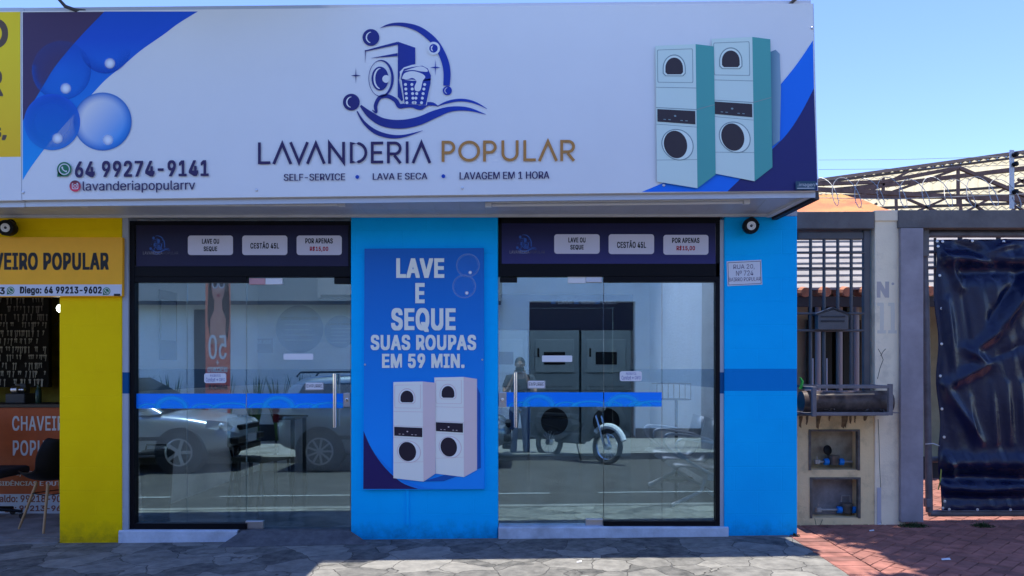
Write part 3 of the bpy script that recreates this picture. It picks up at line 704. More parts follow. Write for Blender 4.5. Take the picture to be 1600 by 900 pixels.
pi.poly('icon', [ringpoly(q0, q1), ringpoly(ell(cx, cy, 2.7), ell(cx, cy, 1.7)), ell(cx + 2.9, cy - 2.9, .7, n=10)], MATS['icon white print'])

def appliance(fq, sq, pr_, parent, front, side, dark, ring, line, name='washer_print'):
    """a stacked dryer on washer as printed: front and side quads (tl, tr, br, bl)"""
    def mp(q): return lambda u, v: tuple((q[0][k] * (1 - u) + q[1][k] * u) * (1 - v) + (q[3][k] * (1 - u) + q[2][k] * u) * v for k in (0, 1))
    f = mp(fq); s = mp(sq); B = lambda P: [f(*p) for p in P]; C = lambda P: [s(*p) for p in P]
    pr_.begin(); pr_.poly(name, [sq], side); pr_.poly(name, [fq], front)
    o_ = rrect(.04, .03, .93, .27, .02); i_ = rrect(.055, .034, .915, .266, .018)
    ln = [ringpoly(B(o_), B(i_)), B([(0, .303), (1, .303), (1, .307), (0, .307)]), B([(0, .452), (1, .452), (1, .457), (0, .457)]), C([(0, .452), (1, .452), (1, .457), (0, .457)]), B([(0, .575), (1, .575), (1, .578), (0, .578)]), B([(0, .84), (1, .80), (1, .803), (0, .843)])]
    pr_.poly(name, ln, line)
    win = lambda k: [(.46 + .22 * k * math.cos(R(a)), .165 + .075 * k * math.sin(R(a))) for a in range(180, 361, 12)] + [(.46 + .22 * k, .165 + .03 * k), (.46 + .17 * k, .165 + .045 * k), (.46 - .17 * k, .165 + .045 * k), (.46 - .22 * k, .165 + .03 * k)]
    pr_.poly(name, [B(ringpoly(win(1.3), win(1.2))), B(ringpoly(ell(.52, .712, .40, .112), ell(.52, .712, .375, .105)))], line)
    pr_.poly(name, [B(win(1.18)), B(ell(.52, .712, .375, .105))], ring)
    pr_.poly(name, [B(win(1.0)), B(ell(.47, .712, .29, .098)), B([(.03, .465), (.97, .465), (.97, .557), (.03, .557)])], dark)
    pr_.poly(name, [B([(x_, .535), (x_ + .06, .535), (x_ + .06, .54), (x_, .54)]) for x_ in (.18, .3, .6, .72)] + [B(ell(.47, .508, .03, .007, 10))], line)
    return pr_.end(name)
T = lambda r_, g_, b_: mat('sign appliance %d %d %d' % (r_, g_, b_), sc(r_, g_, b_), .4)
q = lambda P: z7(P)
pr.poly('shadow_print', [q([(690, 140), (720, 128), (742, 150), (748, 330), (742, 610), (703, 640)])], gradmat('print blend', 'X', X(1203, SY) - s0.x, sc(45, 92, 132), X(1221, SY) - s0.x, sc(95, 135, 185)))
appliance(q([(380, 70), (596, 60), (608, 826), (398, 785)]), q([(596, 60), (692, 72), (703, 752), (608, 826)]), pr, sign, T(140, 180, 212), T(52, 128, 152), T(36, 36, 50), T(150, 188, 222), T(88, 122, 150))
appliance(q([(82, 107), (295, 98), (305, 863), (90, 828)]), q([(295, 98), (392, 110), (402, 790), (305, 863)]), pr, sign, T(140, 180, 212), T(52, 128, 152), T(36, 36, 50), T(150, 188, 222), T(88, 122, 150))
pr.poly('maker_mark', [z3(rrect(936, 772, 1022, 808, 4))], mat('maker mark ground', sc(26, 58, 92), .4))
text('.imagen', 1246.5, 1273, 285.6, 292.6, pr.y - .0005, mat('pale print', (.6, .6, .6), .4), sign, bold=.02)
MBt = MB().flat([W(a_, c_, pr.y - .0005) for a_, c_ in [(1245.5, 293.6), (1272.5, 293.4), (1272.5, 294.6), (1245.5, 294.8)]]); MBt.build('lettering', MATS['pale print'], sign, recalc=False)
for a_, c_ in ((36.5, 300.5), (401, 297), (722.5, 294), (1037, 289.5), (1277 - 2.5, 288), (1269, 44)):
    MB().lathe(W(a_, c_, SY), (0, -1, 0), [(0, .011), (.006, .011), (.009, .006)], 12).build('screw', M_steel, sign)

# the neighbour's sign on the same line
ysign = signbox('shop_sign', 'yellow and white key-cutter sign left of the big laundry sign', 'sign', (-560, 21), (32.4, 17.2), (33.4, 313), (-560, 318), M_signwhite)
py_ = Print(SY, ysign)
yo = wloc(ysign)
py_.poly('yellow_print', [[(-559, 23), (31.6, 18.6), (32.4, 245), (-559, 249)]], gradmat('yellow sign print', 'Z', Z(245, SY) - yo.z, (.95, .56, .004), Z(60, SY) - yo.z, (.95, .72, .006)))
M_ink2 = mat('charcoal print', sc(62, 58, 56), .4)
for s_, a, c, d, e, bo in (('CHAVEIRO', -400, 12.6, 28, 76.5, .03), ('POPULAR', -330, 5, 106, 151, .03), ('CÓPIAS DE CHAVES,', -330, 10.5, 193, 219, .02)):
    text(s_, a, c, d, e, py_.y - .0006, M_ink2, ysign, bold=bo, fat=1.5)
# hooked lamp arms on top of the big sign
for pts, lab in (([(90, -30), (93, 0), (102, 10), (118, 16), (134, 17.5)], 'dark hooked lamp arm on the upper left corner of the big sign'), ([(1262, -22), (1250, -8), (1240, 1), (1234, 7)], 'dark hooked lamp arm on the upper right end of the big sign')):
    P = [W(a_, c_, SY + .03 - .03 * (len(pts) - 1 - i)) for i, (a_, c_) in enumerate(pts)]
    o = MB().tube(P, .014, 8).build('lamp_arm', mat('dark grey steel arm', (.06, .06, .07), .5), None, smooth=True); tag(o, lab, 'lamp arm', 'lamp arms on the sign')
print('p2 ok')
# ---------------------------------------------------------------- glazed shopfronts
GY = .06
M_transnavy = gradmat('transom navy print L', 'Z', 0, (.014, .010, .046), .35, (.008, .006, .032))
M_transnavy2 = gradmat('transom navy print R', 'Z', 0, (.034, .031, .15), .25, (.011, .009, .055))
M_plate = mat('white price plate', (.64, .60, .66), .45)
M_print_black = mat('black print', (.012, .012, .014), .45)
M_print_red = mat('red print', (.36, .008, .03), .45)
M_mini = mat('dim blue print', (.03, .10, .36), .45); M_minig = mat('dim grey print', (.26, .24, .25), .45); M_minid = mat('dim bronze print', (.08, .07, .10), .45)
M_film = mat('blue safety film', (.001, .24, .99), .3)
M_label = mat('plain pale label', (.78, .80, .82), .4)

def film(px0, px1, py0, py1, y, parent):
    o = W(px0, py1, y)
    mb = MB().pbox(px0, px1, py0, py1, y, y + .0015); mb.build('safety_film', M_film, parent)
    arcs = [(.13, 0, 20, 9), (.33, 4, 30, 22), (.62, 2, 22, 9), (.87, 6, 36, 11)]
    for u, dy, rx, ry in arcs:
        cx = px0 + (px1 - px0) * u
        def f(q, a, b): return (.02, .62, 1.0, (.55 * max(0, 1 - abs(q - .75) / .25) + .30 * (1 - q)) if b < 0 else 0)
        mb = MB(); mb.c = []; ns, nr = 24, 9; vs = []
        for i in range(nr + 1):
            q = i / nr
            for k in range(ns + 1):
                t = math.pi + math.pi * k / ns; px = cx + rx * q * math.cos(t); py = min(py1, max(py0, py1 - .3 + ry * q * math.sin(t)))
                vs.append(W(min(px1, max(px0, px)), py, y - .0012 - .0004 * u)); mb.c.append(f(q, math.cos(t), min(-.01, math.sin(t))))
        mb.add(vs, [(i * (ns + 1) + k, i * (ns + 1) + k + 1, (i + 1) * (ns + 1) + k + 1, (i + 1) * (ns + 1) + k) for i in range(nr) for k in range(ns)])
        mb.build('film_print', M_bub, parent, recalc=False)

def transom(px0, px1, py0, py1, plates, emb, label, m):
    y = .022
    r = thing('transom_sign', label, 'sign', W((px0 + px1) / 2, py1, y), 'price signs over the glass doors')
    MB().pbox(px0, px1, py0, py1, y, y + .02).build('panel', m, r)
    for (a, c, d, e), lines in plates:
        pl = Print(y, r); p_ = pl.poly('price_plate', [rrect(a, d, c, e, 4.5)], M_plate)
        for s_, m_, q in lines: text(s_, *q, pl.y - .0006, m_, p_, bold=.035, fat=.4)
    ex, ey = emb
    mp = lambda P: [(ex + (q[0] - 600) / 4.5 * .145, ey + (q[1] - 450) / 4.5 * .165) for q in P]
    emblem(mp, y, r, M_mini, M_mini, m)
    text('LAVANDERIA', ex - 27, ex + 3.5, ey + 11, ey + 15.6, y - .0008, M_minig, r, bold=.0); text('POPULAR', ex + 5, ex + 28, ey + 11, ey + 15.6, y - .0008, M_minid, r)
    return r
K, RD = M_print_black, M_print_red
transom(213, 544, 352, 416, [((293.5, 364, 368, 398.5), [('LAVE OU', K, (315.5, 342.5, 373, 381)), ('SEQUE', K, (318, 339.5, 385, 393))]),
    ((378.5, 449, 368, 398.5), [('CESTÃO 45L', K, (391, 436, 377.5, 388.5))]),
    ((463.5, 534, 368, 398.5), [('POR APENAS', K, (477, 520, 372.3, 380.5)), ('R$15,00', RD, (484, 513, 384.5, 393.5))])], (250.5, 382),
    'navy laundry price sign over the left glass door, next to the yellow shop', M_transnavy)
transom(784, 1118, 349, 412, [((866, 937, 366, 396.5), [('LAVE OU', K, (888, 915, 371, 379)), ('SEQUE', K, (891, 912, 382.5, 390.5))]),
    ((951, 1022, 366, 397), [('CESTÃO 45L', K, (964, 1009.5, 375.5, 387.5))]),
    ((1036.5, 1107, 367, 398), [('POR APENAS', K, (1050, 1093, 371.5, 379.7)), ('R$15,00', RD, (1057, 1086, 383.5, 392.5))])], (823.5, 380.5),
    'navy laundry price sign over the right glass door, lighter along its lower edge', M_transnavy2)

def frontage(label, outer, bars, panes, films, sticker, group='glazed shopfronts'):
    px0, px1, py0, py1 = outer
    r = thing('shopfront_window', label, 'shopfront', W((px0 + px1) / 2, py1, 0))
    f = MB()
    for a, c, d, e in bars: f.pbox(a, c, d, e, .024, .10)
    f.build('frame', M_navyframe, r, bevel=.003)
    for q in panes: MB().pbox(*q, GY, GY + .008).build('glass', M_glass, r)
    for q in films: film(*q, GY - .0035, r)
    a, c, d, e = sticker
    p = Print(GY - .001, r); s_ = p.poly('sticker', [rrect(a, d, c, e, 3.5)], mat('white sticker', (.74, .76, .80), .4))
    w_ = c - a
    text('PRODUTOS', a + w_ * .28, a + w_ * .74, d + 2, d + 5.6, p.y - .0006, mat('indigo print', (.012, .02, .30), .4), s_, bold=.04)
    text('Comfort', a + w_ * .08, a + w_ * .5, d + 7, d + 13.4, p.y - .0006, MATS['indigo print'], s_, bold=.01)
    text('+', a + w_ * .54, a + w_ * .64, d + 8.6, d + 12, p.y - .0006, MATS['indigo print'], s_)
    text('OMO', a + w_ * .68, a + w_ * .94, d + 7.6, d + 12.6, p.y - .0006, MATS['indigo print'], s_, bold=.06)
    return r
# opening edges on y = 0 sit at 200..548 and 778..1126
frontage('left shopfront glazing in a black frame, with the glass showing a parked silver car front', (200, 548, 345, 828),
    [(200.5, 210, 345, 827), (210.05, 547.5, 345, 352), (544, 547.5, 352.05, 416), (210.05, 547.5, 416.05, 432.5), (210.05, 385, 432.55, 441), (210.05, 385, 818, 827.5)],
    [(210.3, 291.5, 441.2, 817.8), (292.3, 384.2, 441.2, 817.8)], [(210.5, 384.2, 615, 638.3)], (319, 353.5, 583, 598.5))
frontage('right shopfront glazing in a black frame, nearest the street number plaque', (778, 1131, 340, 823),
    [(778.5, 784, 340.5, 411), (778.5, 1125.5, 333, 349), (1118.5, 1125.5, 349.05, 432), (778.5, 1125.5, 411.05, 432), (943.5, 1125.5, 432.05, 440.5), (1118.5, 1125.5, 440.55, 823), (943.5, 1118.45, 814.5, 823)],
    [(943.8, 1034, 440.8, 814.3), (1034.8, 1118.3, 440.8, 814.3)], [(944, 1034, 613, 635.3)], (968.5, 1003, 580, 595.5))

def handle(px, py0, py1, parent):
    a, c = W(px, py0, -.0), W(px, py1, -.0)
    h = MB(); h.tube([a + Vector((0, -.0, 0)), c + Vector((0, 0, 0))], .0165, 14)
    for t in (.12, .88):
        q = a.lerp(c, t); h.tube([q + Vector((0, .01, 0)), q + Vector((0, GY - .001, 0))], .009, 8)
    h.build('handle', M_chrome, parent, smooth=True)
def fitting(a, c, d, e, m, parent, name='patch_fitting'):
    return MB().pbox(a, c, d, e, GY - .016, GY + .024).build(name, m, parent, bevel=.004)
def push_sign(a, c, d, e, parent):
    p = Print(GY - .001, parent); s_ = p.poly('push_sign', [rrect(a, d, c, e, 1.2)], mat('push sign white', (.78, .79, .82), .4))
    i = rrect(a + .9, d + .9, c - .9, e - .9, .8); o_ = rrect(a + .4, d + .4, c - .4, e - .4, 1)
    p.poly('sign_border', [ringpoly(o_, i)], K, s_)
    text('EMPURRE', a + 2.2, c - 2.2, d + 2.6, e - 4, p.y - .0006, K, s_, bold=.02)
def gdoor(label, px0, px1, py0, py1, strip, hpx, hy, lock, feet, tops, hinge, push, lab):
    r = thing('glass_door', label, 'door', W((px0 + px1) / 2, py1, GY))
    MB().pbox(px0, px1, py0, py1, GY, GY + .01).build('glass', M_glass, r)
    film(*strip, GY - .0035, r)
    handle(hpx, *hy, r)
    k = fitting(*lock, M_steel, r, 'lock')
    c = ((lock[0] + lock[1]) / 2, (lock[2] + lock[3]) / 2)
    MB().lathe(W(*c, GY - .0165), (0, -1, 0), [(0, .016), (.006, .016), (.007, .010)], 16).build('keyhole', M_chrome, k)
    fitting(*feet, M_steel, r)
    fitting(*tops[0], mat('pink label print', (.62, .34, .36), .4) if px0 < 500 else M_steel, r); fitting(*tops[1], M_label, r)
    fitting(*hinge, M_black, r, 'hinge')
    push_sign(*push, r)
    p = Print(GY - .001, r); p.poly('label', [rrect(*[lab[i] for i in (0, 2, 1, 3)], 1.5)], M_label)
    return r
gdoor('left glass door with chrome pull bar beside the blue pier, showing a grey estate car', 385.2, 547.3, 432.8, 826.5, (385.4, 536, 614.8, 637.8), 523, (584, 668), (536.5, 547.2, 614, 636), (383.5, 411, 814, 826.5), ((389, 414, 434.5, 444.5), (414.5, 441, 434.5, 444.5)), (522, 547, 433, 443.5), (477, 505.5, 598, 609.5), (443, 489.5, 552.5, 562))
gdoor('right glass door with chrome pull bar beside the tall poster, showing the photographer', 778.8, 942.7, 432.8, 821, (791.5, 942.5, 613, 635.5), 805.5, (582, 668), (778.9, 791.2, 613, 636.5), (915, 942, 811, 822), ((915.5, 941, 431.5, 441.5), (887, 915, 432, 442.5)), (781, 808, 433, 441), (824.5, 852, 595, 607), (847, 894, 555.5, 565.5))

# ---------------------------------------------------------------- poster, plaque, cameras
po = thing('poster_panel', 'tall blue advertising panel with two white machines on the blue pier', 'poster', W(662, 765, -.03))
P0 = wloc(po)
MB().prism([W(*q, -.03) for q in ((569.5, 388.5), (756, 387.5), (756.5, 764.5), (568, 765.5))], (0, .028, 0)).build('panel', gradmat('poster blue print', 'Z', Z(690, -.03) - P0.z, (.002, .30, .92), Z(395, -.03) - P0.z, (.003, .13, .50)), po, bevel=.002)
pp = Print(-.03, po)
zp = zo(560, 380, 2.25)
pp.poly('wave_print', [zp(spline([(18, 660), (45, 720), (90, 785), (150, 840), (210, 864)], 5) + [(17, 864)])], mat('poster navy print', sc(24, 22, 92), .4))
pp.poly('wave_print', [zp(spline([(60, 745), (105, 798), (160, 842), (210, 863)], 5) + [(270, 863)] + spline([(230, 858), (170, 836), (110, 790), (62, 742)], 5))], mat('poster light wave', (.004, .24, .85), .4))
for bx, by, br in ((385, 78, 42), (372, 152, 42)):
    bubble(560 + bx / 2.25, 380 + by / 2.25, br / 2.25, lambda q, u, v: (.25, .42, .8, .06 + .5 * max(0, (q - .78) / .22)), pp.up(), po)
for gx, gy in ((393, 103), (381, 175)): bubble(560 + gx / 2.25, 380 + gy / 2.25, 3.2, glint, pp.up(), po)
M_pw = mat('poster white print', sc(196, 204, 222), .4)
for s_, q in (('LAVE', (133, 302, 53, 122)), ('E', (200, 233, 140, 211)), ('SEQUE', (115, 342, 228, 312)), ('SUAS ROUPAS', (43, 414, 322, 376)), ('EM 59 MIN.', (83, 373, 388, 439))):
    a, c, d, e = [v / 2.25 for v in q]
    text(s_, 560 + a, 560 + c, 380 + d, 380 + e, pp.y - .0006, M_pw, po, bold=.045, fat=1.7 if d < 140 else 1.15)
T2 = lambda r_, g_, b_: mat('poster appliance %d %d %d' % (r_, g_, b_), sc(r_, g_, b_), .4)
cols = (T2(196, 205, 226), T2(150, 162, 202), T2(26, 26, 48), T2(206, 214, 232), T2(150, 162, 196))
pp.poly('shadow_print', [zp([(415, 500), (428, 530), (430, 790), (300, 836), (228, 838), (415, 780)])], mat('poster dim print', (.004, .10, .42), .4))
appliance(zp([(267, 472), (370, 470), (371, 822), (272, 810)]), zp([(370, 470), (417, 477), (417, 797), (371, 822)]), pp, po, *cols)
appliance(zp([(123, 488), (226, 486), (229, 838), (123, 826)]), zp([(226, 486), (271, 491), (271, 810), (229, 838)]), pp, po, *cols)
for a, c in ((570.5, 569.5), (753.5, 562)): MB().lathe(W(a, c, -.031), (0, -1, 0), [(0, .008), (.004, .008)], 10).build('screw', M_steel, po)

pl = thing('address_plaque', 'small white street number plaque on the right blue pier', 'plaque', W(1162, 447, -.006))
MB().prism([W(*q, -.006) for q in ((1135.5, 408.5), (1189.5, 406), (1191, 444.5), (1137, 447))], (0, .005, 0)).build('panel', mat('white plaque', (.70, .72, .78), .4), pl)
p_ = Print(-.006, pl); M_pb = mat('plaque blue print', sc(60, 66, 110), .4)
o_ = [(1137, 410.2), (1188.3, 407.7), (1189.7, 443.2), (1138.3, 445.6)]; i_ = [(1137.8, 411), (1187.5, 408.6), (1188.9, 442.4), (1139.1, 444.8)]
p_.poly('border', [ringpoly(o_, i_)], M_pb)
text('RUA 20,', 1146, 1179, 413.5, 422, p_.y - .0005, M_pb, pl, bold=.015, slope=.03); text('Nº 724', 1150, 1177, 423, 431, p_.y - .0005, M_pb, pl, bold=.015, slope=.03); text('BAIRRO POPULAR', 1139, 1188.5, 434, 440, p_.y - .0005, M_pb, pl, slope=.03)

def cctv(px, py, label, side=1):
    y = -.10; c = W(px, py, y)
    r = thing('security_camera', label, 'camera', (c.x, 0, c.z + .06), 'security cameras under the canopy')
    MB().lathe((c.x + .03 * side, .0, c.z + .035), (0, -1, 0), [(.001, .05), (.012, .05), (.02, .035), (.03, .02)], 20).build('mount', M_black, r, smooth=True)
    MB().tube([(c.x + .03 * side, -.02, c.z + .035), (c.x + .02 * side, -.05, c.z + .025), (c.x, -.04, c.z)], .014, 10).build('arm', M_black, r, smooth=True)
    b = MB().lathe((c.x, -.03, c.z), Vector((-.10 * side, -1, -.10)), [(0, .03), (.01, .052), (.05, .066), (.10, .066), (.112, .060), (.112, .046), (.098, .044)], 26).build('housing', M_black, r, smooth=True)
    ax = Vector((-.10 * side, -1, -.10)).normalized(); o = Vector((c.x, -.03, c.z))
    MB().lathe(o + ax * .104, ax, [(0, .036), (.009, .036), (.010, .027), (.004, .026)], 26).build('ring', M_plastic_white, r, smooth=True)
    MB().lathe(o + ax * .101, ax, [(0, .026), (.004, .024), (.007, .012), (.008, .001)], 20).build('lens', M_lens, r, smooth=True)
    for k in range(3):
        a = 2.1 * k + .4; u = ax.orthogonal().normalized(); v = ax.cross(u)
        MB().lathe(o + ax * .105 + (u * math.cos(a) + v * math.sin(a)) * .058, ax, [(0, .008), (.012, .008), (.014, .004)], 8).build('bolt', M_black, r)
cctv(1174, 352, 'black round security camera high on the right blue pier', 1)
cctv(11, 355, 'black round security camera above the yellow key-cutter board', -1)

# ---------------------------------------------------------------- yellow key-cutter shop
ks = thing('key_shop_building', 'yellow painted key-cutter shop left of the laundry, open at the front', 'building', (-5, 0, 0))
xa, xb = X(94, 0), X(191.5, 0)
MB().box(xa, xb - .002, -.012, .14, -.2, Z(463, 0) + .02).build('wall', M_yellow, ks, bevel=.008)
MB().box(-9.2, xb - .002, -.011, .14, Z(462, 0) + .022, 2.71).build('wall', M_yellow, ks)
MB().box(-9.2, -8.9, .142, 4, -.2, 2.7).build('wall', M_yellow, ks)
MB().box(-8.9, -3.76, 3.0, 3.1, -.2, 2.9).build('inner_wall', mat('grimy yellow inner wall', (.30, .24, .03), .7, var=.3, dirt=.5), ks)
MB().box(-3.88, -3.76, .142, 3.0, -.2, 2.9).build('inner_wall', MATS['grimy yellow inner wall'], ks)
MB().box(-9.2, -3.745, .142, 4, 2.72, 2.8).build('ceiling', mat('dark ceiling boards', (.12, .10, .07), .8), ks)
MB().box(-9.2, -3.745, -.0, 4, 3.85, 3.95).build('roof', M_concrete, ks)
fl_ = [(-9, -.01, G(-9)), (xa - .002, -.01, G(xa)), (xa - .002, .0, Z(845, 0)), (-9, 0, Z(845, 0) - .05), (-9, 3, .0), (-3.88, 3, .03), (-3.88, .142, Z(843, .1)), (xa - .002, .142, Z(843, .1))]
M_oldfloor = mat('worn cement floor', (.22, .21, .20), .8, var=.3, vscale=5, bump=.3, dirt=.6)
MB().box(-9, xa - .003, -.03, .14, -.25, Z(846, 0)).build('floor', M_oldfloor, ks); MB().box(-9, -3.88, .1405, 3.0, -.25, Z(845, 0) + .002).build('floor', M_oldfloor, ks)
kb = thing('key_shop_board', 'golden name board with white phone strip over the key-cutter opening', 'sign', W(-150, 463, -.05))
MB().prism([W(*q, -.05) for q in ((-420, 369), (191.5, 371), (191, 463), (-420, 466))], (0, .036, 0)).build('panel', mat('gold board print', (.95, .44, .010), .4, var=.04), kb, bevel=.002)
pk = Print(-.05, kb)
pk.poly('phone_strip', [[(-420, 445), (190.5, 444.5), (190, 462), (-420, 464)]], mat('phone strip white', (.62, .64, .70), .4))
text('CHAVEIRO POPULAR', -57, 170, 394.5, 422, pk.y - .0005, M_print_black, kb, bold=.05, fat=1.25)
text('Gerinaldo: 64 99218-9003', -190, 7.5, 448.5, 460, pk.y - .0005, M_print_black, kb, bold=.03, fat=.6); text('Diego: 64 99213-9602', 31, 159, 447.5, 461.5, pk.y - .0005, M_print_black, kb, bold=.03, fat=.6)
phone_icon(16.5, 454, 6, pk.y, kb); phone_icon(166.5, 455, 6, pk.y, kb)
pk.poly('maker_mark', [[(178, 459), (188, 459), (188, 462.5), (178, 462.5)]], M_print_black)

# counter with its printed front
yc = 1.23
ct = thing('shop_counter', 'orange printed counter front in the dark key-cutter shop', 'counter', W(-150, 806, yc))
a, c = W(-420, 806, yc), W(140, 637, yc)
MB().box(a.x, -3.885, yc, yc + .5, a.z, c.z).build('front', mat('orange counter print', (.42, .085, .02), .5, var=.12), ct)
MB().box(a.x, -3.883, yc - .02, yc + .52, c.z + .001, c.z + .035).build('top', mat('dark counter top', (.06, .045, .03), .5), ct, bevel=.004)
pc = Print(yc, ct)
pc.poly('phone_strip', [[(-419, 772), (100, 772), (100, 803), (-419, 803)]], mat('counter strip', (.50, .52, .55), .5))
M_cw = mat('counter white print', (.62, .60, .56), .5); M_cg = mat('counter brown print', (.24, .08, .05), .5)
for s_, q, m_, bo in (('CHAVEIRO', (19, 113, 650, 673), M_cw, .03), ('POPULAR', (20, 107, 688, 712), M_cw, .03), ('CÓPIAS DE CHAVES, ABERTURA DE AUTOS', (-75, 150, 734, 744.5), M_cw, .01), ('CARROS, RESIDÊNCIAS E OUTROS', (-70, 118, 750, 760.5), M_cw, .01), ('Geraldo: 99218-9003', (-22, 112, 773.5, 785), M_cg, .02), ('Diego: 99213-9602', (-12, 112, 789.5, 801), M_cg, .02)):
    text(s_, *q, pc.y - .0005, m_, ct, bold=bo, fat=.5)
# key board with hanging blanks
kr = thing('key_rack', 'dark rack crowded with hanging key blanks behind the counter', 'rack', W(40, 600, 2.6))
a, c = W(-60, 605, 2.6), W(76, 466, 2.6)
MB().box(a.x, c.x, 2.6, 2.66, a.z, c.z + .1).build('board', mat('black rack board', (.02, .018, .016), .8), kr)
kk = MB()
for j in range(11):
    z = a.z + .08 + j * (c.z - a.z) / 11
    x = a.x + .02
    while x < c.x - .01:
        if random.random() < .62:
            l_k = random.uniform(.025, .075); yk = 2.6 - random.uniform(.01, .05)
            kk.bar((x, yk, z), (x + random.uniform(-.006, .006), yk - .004, z - l_k), .008, .003); kk.lathe((x, yk, z + .008), (0, -1, 0), [(0, .011), (.003, .011)], 8)
        x += random.uniform(.018, .034)
o = kk.build('keys', mat('nickel key', (.26, .24, .20), .45, .8), kr); o['kind'] = 'stuff'
# things on the counter
def jar(x, y, z, r, h, m, lab):
    o = MB().lathe((x, y, z), (0, 0, 1), [(0, r * .9), (h * .1, r), (h * .7, r), (h * .82, r * .5), (h, r * .5)], 16).build('bottle', m, None, smooth=True); tag(o, lab, 'bottle')
tz = c.z; tz = W(0, 637, yc).z + .036
jar(X(60, 1.45), 1.45, tz, .03, .19, mat('dark green bottle', (.02, .05, .03), .2), 'dark bottle standing on the key-cutter counter')
o = thing('key_machine', 'small dark key-cutting machine on the counter, below the key rack', 'machine', (X(32, 1.5), 1.5, tz))
MB().box(X(18, 1.5), X(48, 1.5), 1.4, 1.6, tz, tz + .10).build('base', mat('dark grey machine paint', (.05, .05, .055), .4), o, bevel=.01)
MB().lathe((X(28, 1.5), 1.42, tz + .14), (1, 0, 0), [(0, .04), (.06, .04), (.07, .02), (.12, .02)], 16).build('motor', M_steel, o, smooth=True)
MB().box(X(24, 1.5), X(40, 1.5), 1.5, 1.58, tz + .101, tz + .2).build('head', MATS['dark grey machine paint'], o, bevel=.008)
# bulb
bx = W(95, 482, .2)
lb_ = thing('light_bulb', 'lit white bulb in a black socket under the golden name board', 'bulb', (bx.x, .2, bx.z))
MB().lathe((bx.x, .2, bx.z + .035), (0, 0, 1), [(0, .02), (.05, .022), (.055, .012), (.13, .008)], 14).build('socket', M_black, lb_, smooth=True)
MB().ball((bx.x, .2, bx.z), .034, .034, .036).build('globe', mat('lit bulb', (.9, .92, .9), .4, emit=(.9, 1, .95, 7)), lb_, smooth='all')
MB().tube([(bx.x, .2, bx.z + .13), (bx.x - .02, .22, bx.z + .02), (bx.x - .12, .4, bx.z - .08), (bx.x - .3, .6, bx.z - .13)], .004, 6).build('cord', M_black, lb_)

def shell_chair(loc, rz, label):
    r = thing('shell_chair', label, 'chair', loc); r.rotation_euler.z = rz
    pr_ = [(.20, -.0), (.21, .42), (.22, .02), (.10, -.02), (-.12, .0), (-.2, .08), (-.235, .2), (-.26, .36), (-.25, .44)]
    prof = [(.22, .44), (.10, .425), (-.08, .43), (-.17, .47), (-.215, .56), (-.24, .70), (-.25, .82)]; wd_ = [.20, .235, .24, .235, .235, .22, .16]
    mb = MB(); vs = []; n = 11
    for (x, z), wx in zip(prof, wd_):
        for k in range(n):
            t = -1 + 2 * k / (n - 1); lift = .09 * abs(t) ** 3 * (1 if z < .6 else .3)
            vs.append((x + (0.07 * abs(t) ** 3 if z > .5 else 0), wx * t, z + lift))
    mb.add(vs, [(i * n + k, i * n + k + 1, (i + 1) * n + k + 1, (i + 1) * n + k) for i in range(len(prof) - 1) for k in range(n - 1)])
    s_ = mb.build('shell', M_black, r, smooth='all', local=True, sub=2); m = s_.modifiers.new('solid', 'SOLIDIFY'); m.thickness = .012
    wd = mat('pale beech leg', (.42, .26, .13), .5, var=.15)
    for sx in (1, -1):
        for sy in (1, -1): MB().tube([(sx * .09 - .02, sy * .1, .42), (sx * .2 - .02, sy * .2, 0)], [.014, .010], 10).build('leg', wd, r, smooth=True, local=True)
    fr_ = MB()
    for sx in (1, -1): fr_.tube([(sx * .12 - .02, .13, .32), (sx * .12 - .02, -.13, .32)], .005, 6); fr_.tube([(.1, sx * .13, .32), (-.14, sx * .13, .32)], .005, 6)
    fr_.build('brace', M_black, r, local=True)
    return r
cx_ = W(72, 822, .55); shell_chair((cx_.x + .06, .55, Z(845, 0) + .003), R(150), 'black shell chair on beech legs in front of the orange counter')
o = thing('office_chair', 'black swivel chair base cut off at the left photo edge', 'chair', (W(-14, 812, .9).x, .9, Z(845, 0) + .003)); bx0 = o.location.copy()
for k in range(5):
    a = k * 1.2566 + .2; e = Vector((math.cos(a) * .27, math.sin(a) * .27, .07))
    MB().tube([Vector((0, 0, .11)), e], [.022, .014], 8).build('leg', M_black, o, local=True, smooth=True)
    MB().lathe(e + Vector((-.0, -.012, -.042)), (0, 1, 0), [(0, .026), (.024, .026)], 12).build('caster', M_blackrub, o, local=True)
MB().tube([(0, 0, .09), (0, 0, .42)], .025, 12).build('column', M_black, o, local=True, smooth=True)
MB().box(-.24, .24, -.23, .23, .42, .50).build('seat', mat('black fabric', (.02, .02, .022), .9), o, local=True, bevel=.03)
MB().box(-.27, -.21, -.2, .2, .58, 1.0).build('backrest', MATS['black fabric'], o, local=True, bevel=.03)
print('p3 ok')
